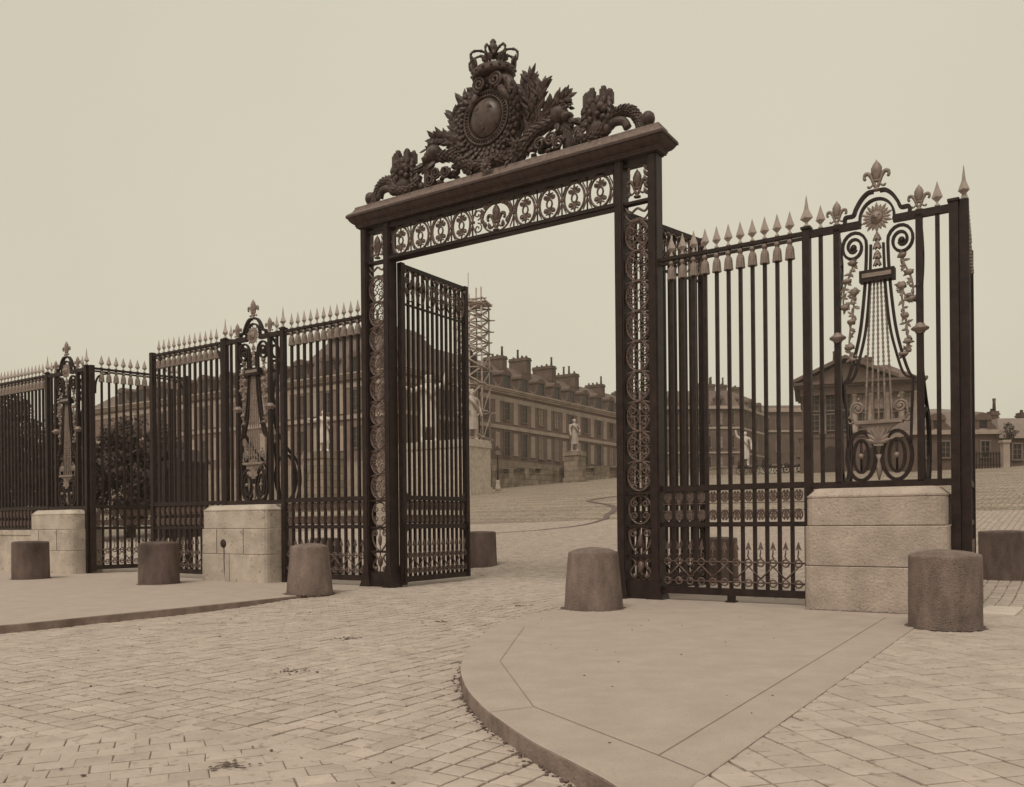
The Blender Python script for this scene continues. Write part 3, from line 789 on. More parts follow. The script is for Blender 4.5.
    mb.ball((cx,-.03,.6), .07, .05, .13, 8, 6, .3); mb.ball((cx,-.03,1.1), .05, .04, .14, 8, 6, .3)
    mb.tube(xz([(cx,.36),(cx,1.36)], -.03), .015, 5)
    link('scrollwork', mb, IRON2, p)
pillar(-1); pillar(1)
# lintel
mb = MB(); mb.box(-2.888,2.888,-.11,.11,7.58,7.68); mb.box(-2.888,2.888,-.11,.11,8.33,8.44); mb.box(-2.888,2.888,-.14,.14,7.60,7.65)
lin = link('lintel', mb, IRON, gate)
mb = MB(); cs = [-2.62+.58*i for i in range(4)]+[.78+.585*i for i in range(4)]
for c in cs: oval_motif(mb, c, 8.0, .235, .31, .027, -.02)
for c in [-2.9+.58*i for i in range(5)][0:]+[.49+.585*i for i in range(5)]:
    mb.tube(xz([(c,7.68),(c,8.33)], -.02), .018, 5)
    for d in (-1,1):
        for e in (-1,1):
            mb.tube(xz(smooth([(c,8.0+e*.04),(c+d*.04,8.0+e*.15),(c+d*.1,8.0+e*.27)],3), -.02), .016, 4)
    mb.box(c-.045,c+.045,-.05,.01,7.98,8.03)
# centre panel: a big lily in a leafy wreath
fleur(mb, (0.05,-.03,7.70), .6)
for d in (-1,1):
    for k in range(7):
        a = -1.1+k*.37; mb.leaf((.05+d*.36*math.cos(a),-.03,8.0+.27*math.sin(a)), (d*.3*math.cos(a)-d*.5*math.sin(a)*0,-.2,.9), (0,-1,0), .15, .1)
    mb.tube(xz(arc(.05,8.0,.36,.31,-1.3 if d>0 else PI+1.3, 1.3 if d>0 else PI-1.3,14), -.02), .022, 5)
mb.tube(xz([(-.58,7.69),(-.58,8.33)],-.02), .02, 5)
for d in (-1,1): mb.tube(xz(spiral(-.44+0*d, 8.0+d*.15, .12, .02, -d*PI/2, d*1.3, 14), -.02), .016, 5)
link('scrollwork', mb, IRON2, lin)
# cornice
prof = [(-.16,8.46),(-.20,8.47),(-.20,8.50),(-.225,8.51),(-.225,8.54),(-.26,8.555),(-.30,8.575),(-.345,8.61),(-.385,8.655),(-.40,8.68),(-.44,8.69),(-.44,8.735),(-.40,8.75),(-.30,8.80),(-.28,8.82),(-.28,8.95),(-.25,8.965),
        (.25,8.965),(.28,8.95),(.28,8.82),(.30,8.80),(.40,8.75),(.44,8.735),(.44,8.69),(.40,8.68),(.385,8.655),(.345,8.61),(.30,8.575),(.26,8.555),(.225,8.54),(.225,8.51),(.20,8.50),(.20,8.47),(.16,8.46)]
prof = [(y if abs(y) < .2 else (y+.2)*.72-.2 if y < 0 else (y-.2)*.72+.2, z) for y, z in prof]
under = [q for q in prof[:17] if q[1] < 8.74]+[(-.365,8.745)]
cap = [(-.365,8.747),(-.35,8.775),(-.27,8.835),(-.225,8.90),(-.215,8.955),(-.19,8.965)]
def four_sided(pr):
    mb = MB(); vs = []
    for y, z in pr:
        hx = 3.78-y-.13; vs += [(-hx,y,z),(hx,y,z),(hx,-y,z),(-hx,-y,z)]
    mb.add(vs, [(i*4+k,i*4+(k+1)%4,(i+1)*4+(k+1)%4,(i+1)*4+k) for i in range(len(pr)-1) for k in range(4)]+[(3,2,1,0),tuple((len(pr)-1)*4+k for k in range(4))])
    return mb
cor = link('cornice', four_sided(under), CORN, gate)
link('lit_weathered_cap', four_sided(cap), mat('lit weathered lead cap', (.165,.122,.095), .65, .4, 4, .25, 25, stretch=(3,3,.4)), cor)  # weathered lead, also painted paler for the light its upward slope catches

# crest: shield, crown, laurels, helmets, mural heads, tails, balls
ZC = 10.09
def R2(x, z): return (x, 0, z)
mb = MB()
# cartouche body: an oval slab with rolled lumpy rim
n = 40; vs = []
for y, q in ((.16,.9),(.1,1.0),(-.1,1.0),(-.16,.93)):
    for k in range(n):
        a = 2*PI*k/n; vs.append((-.09+q*.76*math.cos(a), y, ZC+q*.80*math.sin(a)))
mb.add(vs, [(i*n+k,(i+1)*n+k,(i+1)*n+(k+1)%n,i*n+(k+1)%n) for i in range(3) for k in range(n)]+[tuple(range(n)),tuple(range(4*n-1,3*n-1,-1))])
rnd = random.Random(5)
for lay, (rx_, rz_, nn, L_, w_) in enumerate(((.72,.76,30,.17,.13),(.64,.68,30,.16,.11),(.60,.62,34,.10,.075))):
    for k in range(nn):
        a = 2*PI*(k+.5*(lay%2))/nn; c_, s_ = math.cos(a), math.sin(a)
        mb.leaf((-.09+rx_*c_, -.13-.03*lay, ZC+rz_*s_), (c_-.35*s_, -.55+.1*lay, s_+.35*c_), (0,-1,0), L_*rnd.uniform(.85,1.15), w_, .03)
def scales(mb, pts, rad, L_, w_, seed, dens=1):
    rnd = random.Random(seed)
    for i in range(1, len(pts)):
        p = Vector(pts[i]); t = (Vector(pts[i])-Vector(pts[i-1])).normalized(); rr = rad[i] if isinstance(rad, list) else rad
        a = Vector((0,1,0)); a = (a-t*a.dot(t)).normalized(); b = t.cross(a)
        for q in range(7*dens):
            w = 2*PI*(q+.5*(i%2))/(7*dens); o = a*math.cos(w)+b*math.sin(w)
            mb.leaf(p+o*rr*.92, t*.9+o*.35, o, L_*rnd.uniform(.8,1.2), w_, .018)
# rolled top with volutes, carrying the crown
mb.tube([(x,-.1+.05*abs(x),z) for x,z in smooth([(-.52,10.5),(-.45,10.72),(-.25,10.86),(0,10.9),(.25,10.86),(.45,10.72),(.52,10.5)],5)], .13, 9)
for d in (-1,1):
    mb.tube(xz(spiral(d*.2,10.80,.17,.03,-PI/2,d*2.0,30), -.26), .036, 6)
    mb.tube([(d*.3,-.2,10.62),(d*.42,-.2,10.45),(d*.56,-.12,10.2)], [.09,.075,.05], 7)
    mb.tube(smooth([(d*.45,-.05,9.5),(d*.65,-.08,9.3),(d*.35,-.14,9.15),(0,-.16,9.17)],4), .11, 8); scales(mb, smooth([(0,-.16,9.17),(d*.35,-.14,9.15),(d*.65,-.08,9.3),(d*.45,-.05,9.5)],4), .11, .12, .075, 4)
mb.box(-.45,.45,-.16,.16,8.95,9.25); mb.ball((0,0,9.3), .5, .2, .26, 14, 8, .25, 6)
mb.box(-.4,.4,-.12,.12,10.6,11.02)
crest = link('crest', mb, LEAD, gate)
mb = MB()
ring(mb, -.09, ZC, .565, .026, -.19, 36, .99); ring(mb, -.09, ZC, .45, .018, -.2, 32, 1.02)
for k in range(48):
    a = 2*PI*k/48; mb.tube([(-.09+.46*math.cos(a),-.19,ZC+.47*math.sin(a)),(-.09+.55*math.cos(a),-.19,ZC+.55*math.sin(a))], .016, 4)
link('collar_ring', mb, LEAD, crest)
mb = MB(); mb.ball((-.09,-.14,ZC), .40, .2, .425, 22, 14)
bo = link('shield_boss', mb, BOSS, crest)
for x, z in ((-.16,.14),(.15,.14),(0,-.2)):
    mb = MB(); y = -.14-.2*math.sqrt(max(0,1-(x/.40)**2-(z/.425)**2)); fleur(mb, (x-.09,y+.005,ZC+z-.09), .2); link('lily_emblem', mb, LEAD, crest)
# crown
mb = MB(); zc = 0
mb.lathe([(.46,0),(.52,.02),(.54,.06),(.52,.1),(.53,.16),(.5,.19),(.44,.19),(.44,.02)], (0,0,zc), 24, True, .8)
for k in range(16):
    a = 2*PI*k/16; mb.ball((.535*math.cos(a),.43*math.sin(a),zc+.1), .04, .04, .035, 6, 5)
for k in range(8):
    a = 2*PI*k/8+.2; c, s_ = math.cos(a), math.sin(a)
    for dd in (-.28,0,.28):
        mb.leaf((.5*math.cos(a+dd*.35),.4*math.sin(a+dd*.35),zc+.17), (c*.35-s_*dd*1.2,s_*.35+c*dd*1.2,1), (c,s_,0), .27 if dd==0 else .19, .11, .03)
    pts = smooth([(.5*c,.4*s_,zc+.17),(.62*c,.5*s_,zc+.38),(.56*c,.45*s_,zc+.53),(.33*c,.26*s_,zc+.58),(.12*c,.1*s_,zc+.52)],4)
    mb.tube(pts, .026, 6)
    for q in pts[3::3]: mb.ball(q, .036, .036, .036, 6, 5)
mb.lathe([(.05,.45),(.14,.5),(.13,.56),(.07,.58),(.11,.64),(.12,.7),(.09,.76),(.05,.78),(.08,.82),(.05,.87),(.01,.9)], (0,0,zc), 10)
mb.v = [(x*.93-.01,y*.93,z*.95+10.98) for x,y,z in mb.v]
link('crown', mb, LEAD, crest)
# laurel branches
for d in (-1,1):
    mb = MB(); rnd = random.Random(11+d)
    for path in ([(d*.3,.05,9.2),(d*.78,.05,9.55),(d*.88,.06,10.1),(d*.86,.08,10.75)], [(d*.55,.05,9.4),(d*1.0,.05,9.75),(d*1.4,.08,10.05),(d*1.68,.08,10.12)], [(d*.8,.05,9.6),(d*1.02,.05,10.0),(d*1.12,.06,10.4),(d*1.14,.08,10.5)], [(d*.5,.06,9.4),(d*.72,.06,9.9),(d*.72,.06,10.35),(d*.68,.08,10.6)]):
        pts = smooth(path, 8)
        mb.tube(pts, [.045*(1-.7*i/len(pts)) for i in range(len(pts))], 6)
        for i in range(5, len(pts)):
            t = Vector(pts[i])-Vector(pts[i-1]); t.normalize()
            for e in (-1,1):
                sd = Vector((t.z,0,-t.x))*e
                dirv = t*.75+sd*rnd.uniform(.45,.8)+Vector((0,rnd.uniform(-.5,.3),0))
                mb.leaf(pts[i], dirv, (rnd.uniform(-.4,.4),-1,rnd.uniform(-.4,.4)), rnd.uniform(.24,.34), .115, .02)
        mb.leaf(pts[-1], Vector(pts[-1])-Vector(pts[-3]), (0,-1,0), .3, .11, .02)
    link('laurel_branch', mb, LEAD, crest)
# helmeted trophies, mural heads, curling tails and end balls
for d in (-1,1):
    mb = MB(); rnd = random.Random(3)
    mb.ball((d*1.62,-.02,9.75), .2, .2, .2, 12, 9, .08)                                  # helmet dome
    mb.ball((d*1.80,-.04,9.66), .14, .16, .10, 9, 6, .3)
    mb.tube(smooth([(d*1.45,-.02,9.66),(d*1.62,-.02,9.64),(d*1.8,-.03,9.6),(d*1.95,-.05,9.56)],3), [.07]*4+[.06]*3+[.05]*3, 7)
    for k in range(9):                                                                     # ragged plumes
        mb.leaf((d*(1.55+.05*k),-.06+.03*(k%3),9.62), (d*(.3+.12*k*.5),rnd.uniform(-.5,.2),-.55-.05*(k%3)), (0,-1,.3), .34, .13, .04)
    mb.tube(smooth([(d*1.55,0,9.66),(d*1.2,.0,9.62),(d*.95,.0,9.5),(d*.7,.0,9.28),(d*.45,-.05,9.08)],5), [.1+.004*i for i in range(21)], 9)   # limb running to the shield
    scales(mb, smooth([(d*1.55,0,9.66),(d*1.2,.0,9.62),(d*.95,.0,9.5),(d*.7,.0,9.28),(d*.45,-.05,9.08)],5), [.1+.004*i for i in range(21)], .13, .075, 5)
    scales(mb, [(d*1.5,-.02,9.74),(d*1.62,-.02,9.9),(d*1.74,-.02,9.82)], .13, .15, .08, 6)
    for k in range(26):                                                                    # fruit and flowers beneath
        mb.ball((d*rnd.uniform(.95,1.75),rnd.uniform(-.16,.1),rnd.uniform(9.02,9.4)), rnd.uniform(.05,.1), rnd.uniform(.05,.09), rnd.uniform(.05,.09), 7, 5, .5, 9)
    for cx, cz in ((1.22,9.22),(1.48,9.25),(1.66,9.12)): mb.tube(xz(spiral(d*cx,cz,.14,.03,0,d*1.7,20), -.16), .03, 6)
    mb.box(min(d*1.72,d*1.88),max(d*1.72,d*1.88),-.08,.08,8.96,9.5)
    link('helmet_trophy', mb, LEAD, crest)
    mb = MB()
    mb.lathe([(.2,0),(.27,.1),(.25,.22),(.2,.3),(.24,.36),(.29,.45),(.3,.55),(.28,.66),(.27,.68),(.22,.72),(.1,.75)], (d*2.5,0,9.1), 14, True, .75)
    for k in range(34):
        a = rnd.uniform(0,2*PI); z = rnd.uniform(9.35,9.75); mb.ball((d*2.5+.27*math.cos(a),.2*math.sin(a),z), rnd.uniform(.05,.09), .06, rnd.uniform(.06,.1), 7, 5, .5, 9)
    for k in range(6):
        a = 2*PI*k/6+.3; mb.cbox((d*2.5+.24*math.cos(a), .17*math.sin(a), 9.83), .13, .12, .22); mb.ball((d*2.5+.24*math.cos(a), .17*math.sin(a), 9.95), .07, .06, .07, 7, 5, .3)
    for e in (-1,1):
        for k in range(4): mb.leaf((d*2.5+e*.22,-.08,9.75-.12*k), (e*.45,-.3,-.8), (0,-1,0), .22, .12, .04)
    mb.tube(smooth([(d*2.05,-.05,9.35),(d*2.15,-.1,9.12),(d*2.4,-.14,9.06),(d*2.65,-.12,9.14),(d*2.8,-.1,9.3)],5), .1, 9)
    scales(mb, smooth([(d*2.05,-.05,9.35),(d*2.15,-.1,9.12),(d*2.4,-.14,9.06),(d*2.65,-.12,9.14),(d*2.8,-.1,9.3)],4), .095, .11, .07, 9)
    mb.ball((d*2.0,-.02,9.1), .1, .1, .1, 8, 6, .2)
    link('mural_head', mb, LEAD, crest)
    mb = MB()
    pts = smooth([(d*2.62,0,9.2),(d*2.8,0,9.38),(d*3.02,0,9.46),(d*3.22,0,9.4),(d*3.36,0,9.22),(d*3.42,-.02,9.05)],6)
    mb.tube(pts, [.13-.05*i/len(pts)+.012*math.sin(i*1.7) for i in range(len(pts))], 9)
    mb.tube(smooth([(d*2.7,-.1,9.1),(d*2.9,-.14,9.22),(d*3.1,-.12,9.2),(d*3.18,-.1,9.06)],5), .085, 8)
    scales(mb, pts, [.13-.05*i/len(pts) for i in range(len(pts))], .085, .06, 8)
    mb.ball((d*2.75,-.14,9.14), .1, .1, .12, 8, 6, .3)
    link('curling_tail', mb, LEAD, crest)
    mb = MB(); mb.lathe([(.06,0),(.08,.02),(.05,.05),(.1,.1),(.13,.17),(.135,.22),(.12,.29),(.07,.34),(.01,.36)], (d*3.56,0,8.96), 12)
    link('ball_finial', mb, LEAD, crest)
mb = MB()
for k in range(12):
    a = 2*PI*k/12; mb.leaf((0,-.33,9.0), (math.cos(a),-.15,math.sin(a)), (0,-1,0), .17, .07, .02)
mb.ball((0,-.35,9.0), .06, .05, .06, 8, 6)
link('star', mb, BOSS, crest)

# main gate leaves
def main_leaf(label, loc, rz):
    root = thing('gate_leaf', label, 'gate leaf', loc, rz, 'tall main gate leaves')
    w = 2.63; za, zb = .16, 7.50
    for x in (0, w-.13):
        mb = MB(); mb.box(x,x+.13,-.065,.065,.04 if x == 0 else .1,zb+.08); mb.box(x+.03,x+.10,-.09,.09,.1,1.5); link('stile', mb, IRON, root)
    for e, a, b in ((.05,zb-.04,zb+.06),(.05,Z_MID-.055,Z_MID+.05),(.05,Z_SEC-.06,Z_SEC+.06),(.05,za-.06,za+.07),(.03,6.62,6.66)):
        mb = MB(); mb.box(.13,w-.13,-e,e,a,b); link('rail', mb, IRON, root)
    mb = MB()
    for a, d in ((.13,1),(w-.13,-1)):
        for z, e in ((Z_SEC-.06,-1),(Z_MID-.055,-1),(Z_MID+.05,1)):
            mb = MB(); mb.xprism([(a,z),(a+d*.12,z),(a+d*.05,z+e*.05),(a,z+e*.13)], -.04, .04); link('corner_bracket', mb, IRON, root)
    n = 12; xs = [.13+(w-.26)*(i+1)/(n+1) for i in range(n)]
    mbar = m_bar(za, zb-.03, .056)
    for x in xs: link('bar', mbar, None, root, (x,0,0))
    mb = MB(); k = 6
    for i in range(k):
        c = .13+(w-.26)*(i+.5)/k; hw = (w-.26)/k/2
        ring(mb, c, 7.08, hw*.86, .018, -.045, 18, .36/(hw*.86))
        for d in (-1,1):
            mb.tube(xz(spiral(c+d*hw*.4, 7.2, .075, .02, -PI/2, d*1.4, 14), -.045), .014, 4)
            mb.tube(xz(spiral(c+d*hw*.4, 6.95, .075, .02, PI/2, -d*1.4, 14), -.045), .014, 4)
            mb.ball((c+d*hw*.9,-.05,7.4), .045, .04, .05, 6, 5)
        mb.ball((c,-.05,7.08), .05, .03, .1, 7, 5)
    link('oval_band', mb, IRON2, root)
    link('scroll_band', scroll_band(.13, w-.13, xs), IRON2, root)
    link('arrow_band', arrow_band(.13, w-.13, xs, True), IRON2, root)
    return root
main_leaf('tall gate leaf standing wide open into the court on the left of the opening', W(-3.2,.16), -TH+PI/2)
main_leaf('tall open gate leaf seen steeply behind the right railing panel', W(2.62,.16), -TH+math.radians(76))

# ------------------------------------------------------------------ windows shared by the palaces
def m_window(w, h, name='window', arch=False):
    f = MB(); t = .16
    f.box(-w/2-t,-w/2,-.12,.02,0,h); f.box(w/2,w/2+t,-.12,.02,0,h); f.box(-w/2-t-.06,w/2+t+.06,-.16,.02,h,h+t); f.box(-w/2-t-.08,w/2+t+.08,-.2,.02,-.16,0)
    f.box(-.035,.035,-.07,-.021,0,h); 
    for q in (.33,.66): f.box(-w/2,w/2,-.06,-.022,h*q-.03,h*q+.03)
    me = f.mesh(name); me.materials.append(FRAME)
    p = MB(); p.box(-w/2,w/2,-.02,.015,0,h); pe = p.mesh('pane'); pe.materials.append(GLASS)
    pb = MB(); pb.box(-w/2,w/2,-.02,.015,0,h); be = pb.mesh('blind'); be.materials.append(BLIND)
    return me, pe, be
def add_window(root, meshes, loc, rz=0.0, blind=False):
    w = link('window', meshes[0], None, root, loc, rz)
    link('blind' if blind else 'pane', meshes[2] if blind else meshes[1], None, w)
    return w
def m_dormer(w=1.5, h=2.0):
    d = MB(); d.box(-w/2-.35,-w/2,-.1,2.4,0,h); d.box(w/2,w/2+.35,-.1,2.4,0,h); d.box(-w/2-.5,w/2+.5,-.2,2.4,h,h+.2)
    d.xprism(arc(0,h+.2,w/2+.45,.6,0,PI,10), -.2, 2.6)
    for e in (-1,1): d.xprism([(e*(w/2+.35),0),(e*(w/2+1.1),0),(e*(w/2+.95),.4),(e*(w/2+.5),.8),(e*(w/2+.35),1.5)], -.08, .25)
    me = d.mesh('dormer'); me.materials.append(WALL)
    p = MB(); p.box(-w/2,w/2,-.02,.1,0,h); pe = p.mesh('pane'); pe.materials.append(GLASS)
    return me, pe
def add_dormer(root, m, loc, rz=0.0):
    d = link('dormer', m[0], None, root, loc, rz); link('pane', m[1], None, d)
def chimney(root, x0, x1, y0, y1, z0, z1, pots=3):
    mb = MB(); mb.box(x0,x1,y0,y1,z0,z1-.5); mb.box(x0-.12,x1+.12,y0-.12,y1+.12,z1-.5,z1-.28); mb.box(x0-.04,x1+.04,y0-.04,y1+.04,z1-.28,z1)
    mb.box(x0-.06,x1+.06,y0-.06,y1+.06,z0+(z1-z0)*.45,z0+(z1-z0)*.45+.15)
    c = link('chimney', mb, CHIM, root)
    rnd = random.Random(int(x0*10+y0))
    for i in range(pots):
        t = (i+.5)/pots; x, y = (x0+x1)/2, y0+(y1-y0)*t
        if x1-x0 > y1-y0: x, y = x0+(x1-x0)*t, (y0+y1)/2
        h = rnd.choice((.35,.45,1.5)); mb = MB(); mb.lathe([(.2,0),(.16,h*.8),(.2,h*.9),(.18,h)], (x,y,z1-.01), 8); link('chimney_pot', mb, CHIM, c)

# the long wing whose end faces us: x runs away along the court, y to the left along its end
wing = thing('palace_wing', 'long two storey stone wing with dormers and slab chimneys seen through the open gate', 'building', W(-59.5,66), -TH+PI/2)
mb = MB(); mb.box(0,84,0,14,2,20.2); mb.box(-.02,13,14.01,70,2,20.18); link('wall', mb, BRICK, wing)
mb = MB(); mb.box(-.12,84.1,-.12,3,2,10.4); mb.box(-.12,3,3.01,70,2,9.4)
for y in (0.6,): pass
link('plinth', mb, STONE3, wing)
mb = MB()
for z0, z1, e in ((14.9,15.15,.22),(15.15,15.45,.12),(18.95,19.6,.1),(20.0,20.3,.35),(20.3,20.55,.6),(20.55,20.75,.8)):
    mb.box(-e,84+e,-e,1.0,z0,z1); mb.box(-e,1.0,1.002,70+e,z0+.003,z1-.003)
link('cornice', mb, TRIM, wing)
def hip(mb, x0, x1, y0, y1, z0, z1, a, b):
    mb.add([(x0,y0,z0),(x1,y0,z0),(x1,y1,z0),(x0,y1,z0),(x0+a,y0+b,z1),(x1-a,y0+b,z1),(x1-a,y1-b,z1),(x0+a,y1-b,z1)], [(0,1,5,4),(1,2,6,5),(2,3,7,6),(3,0,4,7),(4,5,6,7),(3,2,1,0)])
mb = MB(); hip(mb, 12.5,84,-.2,14,20.76,26.0,1,6.4); hip(mb, .2,13.2,20.5,70,20.76,23.6,4.5,1); hip(mb, -.1,14,-.1,21,20.77,26.9,4.2,5.2); hip(mb, 3,11,5,16,26.85,27.6,1,1)
link('roof', mb, ROOF, wing)
WIN_U, WIN_L, WIN_F = m_window(1.35,2.5), m_window(1.4,3.5), m_window(1.4,2.6)
DORM = m_dormer()
PANEL = MB(); PANEL.box(-.55,.55,-.1,.02,0,3.1); PANEL.box(-.62,.62,-.13,.02,-.12,0); PANEL = PANEL.mesh('wall_panel'); PANEL.materials.append(TRIM)
PIER = MB(); PIER.box(-.32,.32,-.07,.02,0,3.9); PIER = PIER.mesh('pilaster_strip'); PIER.materials.append(TRIM)
k0 = -4
for k in range(k0, 12):
    x = 23.1+4.8*k
    r = random.Random(k+40)
    add_window(wing, WIN_U, (x,-.0,16.3), 0, k in (2,3)); add_window(wing, WIN_L, (x,0,11.1), 0, k in (2,3,7))
    if x > 13: add_dormer(wing, DORM, (x,-.05,20.78))
    if k < 11:
        link('wall_panel', PANEL, None, wing, (x+2.4,0,15.9)); link('wall_panel', PANEL, None, wing, (x+2.4,0,11.3))
for xx in (15.9, 59.0):
    mb = MB(); mb.tube([(xx,-.3,10.4),(xx,-.3,20)], .09, 6); link('drainpipe', mb, IRON, wing)
for k in range(12):
    y = 2.6+5.1*k
    add_window(wing, WIN_F, (0,y,16.0), -PI/2, k%5==3); add_window(wing, WIN_F, (0,y,11.2), -PI/2)
    add_dormer(wing, DORM, (-.05,y,20.78), -PI/2)
    if k < 11: link('wall_panel', PANEL, None, wing, (0,y+2.55,15.8), -PI/2); link('wall_panel', PANEL, None, wing, (0,y+2.55,11.0), -PI/2)
for xl in (29,36,44,52,62,73): chimney(wing, xl-.7, xl+.7, 4.2, 8.0+.5*math.sin(xl), 23.0, 27.4+.5*math.sin(xl*2.3), 4)
for yl in (9,17): chimney(wing, 5,8.5, yl-.8, yl+.8, 24, 28.6+0*yl, 3)

# terrace wall following the slope before the wing
mb = MB(); u0 = -55.6; s0, s1 = 79.5, 142
def zt(s): return 8.75+(s-79.5)*.0535
def slope_box(mb, sa, sb, ua, ub, lo, hi):
    vs = []
    for s in (sa, sb):
        for u, z in ((ua,lo(s)),(ub,lo(s)),(ub,hi(s)),(ua,hi(s))): vs.append((u,s,z))
    mb.add(vs, [(0,1,2,3),(7,6,5,4),(1,5,6,2),(4,0,3,7),(3,2,6,7),(0,4,5,1)])
slope_box(mb, s0, s1, u0-.6, u0, lambda s: court(s)-1, lambda s: zt(s)-1.0)
slope_box(mb, s0, s1, u0-.68, u0+.1, lambda s: zt(s)-.998, lambda s: zt(s)-.86)
slope_box(mb, s0, s1, u0-.7, u0+.12, lambda s: zt(s)-.22, zt)
s = s0+.4; bay = 0
while s < s1:
    slope_box(mb, s-.55, s+.55, u0-.65, u0+.14, lambda q: court(q)-1, lambda q: zt(q)+.05); s += 4.2
    if bay % 4 == 3: slope_box(mb, s-3.6, s-.5, u0-.62, u0+.05, lambda q: zt(q)-.9, lambda q: zt(q)-.2)
    bay += 1
s = s0+1.3
while s < s1:
    mb.lathe([(.12,0),(.07,.1),(.13,.25),(.06,.5),(.1,.64)], (u0-.3,s,zt(s)-.86), 6); s += .42
tw = link('terrace_wall', mb, TERR, None, (0,D0,0), -TH); tag(tw, 'low masonry terrace wall with piers running before the long wing', 'wall')

# colossal statues
def figure(root, h, pose, seed=0, STAT=STAT):
    V = [(0,0,.50),(0,.0,.60),(0,-.005,.71),(0,0,.80),(0,-.005,.855),(0,-.012,.90),(0,-.012,.955)]
    R_ = [(.082,.068),(.075,.058),(.098,.066),(.085,.055),(.034,.034),(.05,.056),(.046,.05)]
    E_ = [(0,1),(1,2),(2,3),(3,4),(4,5),(5,6)]
    def chain(start, pts, rs):
        p = start
        for q, r in zip(pts, rs): V.append(q); R_.append((r,r)); E_.append((p,len(V)-1)); p = len(V)-1
    arms = {'down': ([(.125,0,.79),(.165,.01,.65),(.17,-.05,.52),(.17,-.07,.47)]), 'raise': ([(.125,0,.80),(.22,-.03,.86),(.25,-.06,.99),(.25,-.07,1.04)]), 'hip': ([(.125,0,.79),(.20,.02,.66),(.12,-.07,.57),(.09,-.09,.56)]), 'out': ([(.125,0,.79),(.24,-.03,.73),(.33,-.10,.76),(.37,-.12,.77)])}
    rs = [.042,.036,.028,.024]
    ra, la = pose[0], pose[1]
    chain(3, arms[ra], rs); chain(3, [(-x,y,z) for x,y,z in arms[la]], rs)
    if pose[2] == 'stand':
        chain(0, [(.055,0,.46),(.07,-.03,.27),(.075,.0,.06),(.085,-.07,.02)], [.07,.05,.033,.026]); chain(0, [(-.055,0,.46),(-.075,.0,.27),(-.085,.03,.06),(-.095,-.05,.02)], [.07,.05,.033,.026])
    else:
        chain(0, [(.07,-.02,.46),(.1,-.22,.45),(.1,-.23,.22),(.1,-.29,.18)], [.075,.058,.036,.028]); chain(0, [(-.07,-.02,.46),(-.1,-.20,.44),(-.12,-.16,.22),(-.12,-.22,.18)], [.075,.058,.036,.028])
    me = bpy.data.meshes.new('figure'); me.from_pydata([(x*h,y*h,z*h) for x,y,z in V], E_, []); me.materials.append(STAT)
    o = link('figure', me, None, root)
    sk = o.modifiers.new('skin', 'SKIN'); sk.use_smooth_shade = True
    lay = me.skin_vertices[0] if me.skin_vertices else None
    for i, r in enumerate(R_): lay.data[i].radius = (r[0]*h, r[1]*h)
    lay.data[0].use_root = True
    sb = o.modifiers.new('sub', 'SUBSURF'); sb.levels = sb.render_levels = 2
    # face and hair
    mb = MB(); mb.ball((0,.012*h,.94*h), .058*h, .062*h, .052*h, 9, 7, .35, 8); mb.ball((0,-.062*h,.925*h), .009*h, .014*h, .016*h, 6, 5)
    link('hair', mb, STAT, root)
    # drapery: folded cloth round the legs and over one shoulder
    mb = MB(); n = 28; vs = []; rings = 9
    for i in range(rings):
        t = i/(rings-1)
        z = (.58-.36*t) if pose[2] == 'stand' else (.56-.40*t)
        for k in range(n):
            w = 2*PI*k/n; fold = 1+.12*math.sin(k*2.1+seed+t*1.5)*(.3+t)
            rx = (.095+.02*t)*fold; ry = (.075+.02*t+(.10*math.sin(PI*t) if pose[2]!='stand' else 0))*fold
            vs.append((rx*h*math.cos(w), ry*h*math.sin(w)-(0 if pose[2]=='stand' else .09*math.sin(PI*min(1,t*1.2))*h), z*h))
    mb.add(vs, [(i*n+k,(i+1)*n+k,(i+1)*n+(k+1)%n,i*n+(k+1)%n) for i in range(rings-1) for k in range(n)], True)
    mb.tube([(-.10*h,-.05*h,.82*h),(.0,-.085*h,.72*h),(.10*h,-.08*h,.58*h)], .03*h, 7)
    mb.tube([(-.10*h,.05*h,.82*h),(-.08*h,.09*h,.6*h),(-.05*h,.1*h,.3*h)], .06*h, 8)
    link('drapery', mb, STAT, root)
def plinth_mb(w, d, z0, z1):
    mb = MB(); h = z1-z0
    mb.box(-w/2,w/2,-d/2,d/2,z0-1.5,z0+h*.14); mb.box(-w/2+.15,w/2-.15,-d/2+.15,d/2-.15,z0+h*.14,z1-h*.14)
    mb.box(-w/2+.03,w/2-.03,-d/2+.03,d/2-.03,z1-h*.14,z1-h*.05); mb.box(-w/2+.12,w/2-.12,-d/2+.12,d/2-.12,z1-h*.05,z1); return mb
def statue(label, X, Y, z, h, pose, rz, seed=0, m=STAT):
    r = thing('statue', label, 'statue', (X,Y,z), rz, 'white marble statues in the court'); figure(r, h, pose, seed, m); 
    mb = MB(); mb.lathe([(.16*h,-.005*h),(.17*h,.012*h),(.15*h,.025*h)], n=14); link('base', mb, m, r); return r
def stand(label, X, Y, w, d, z0, z1, rz=-TH, group='statue pedestals in the court'):
    p = link('statue_pedestal', plinth_mb(w,d,z0,z1), TERR if w < 5 else PED2, None, (X,Y,0), rz); return tag(p, label, 'pedestal', group)
stand('statue pedestal standing before the terrace wall in the gate opening', 9.59,130.2, 2.7,2.7, court(98.8)-.1, 12.0)
statue('standing marble statue on the pedestal before the long wing, seen through the open gate', 9.59,130.2,12.0, 5.0, ('hip','down','stand'), .5, 1)
stand('broad high statue plinth beside the scaffold, half hidden by the open gate leaf', -7.7,97, 10.6,4.2, 4.5, 10.5)
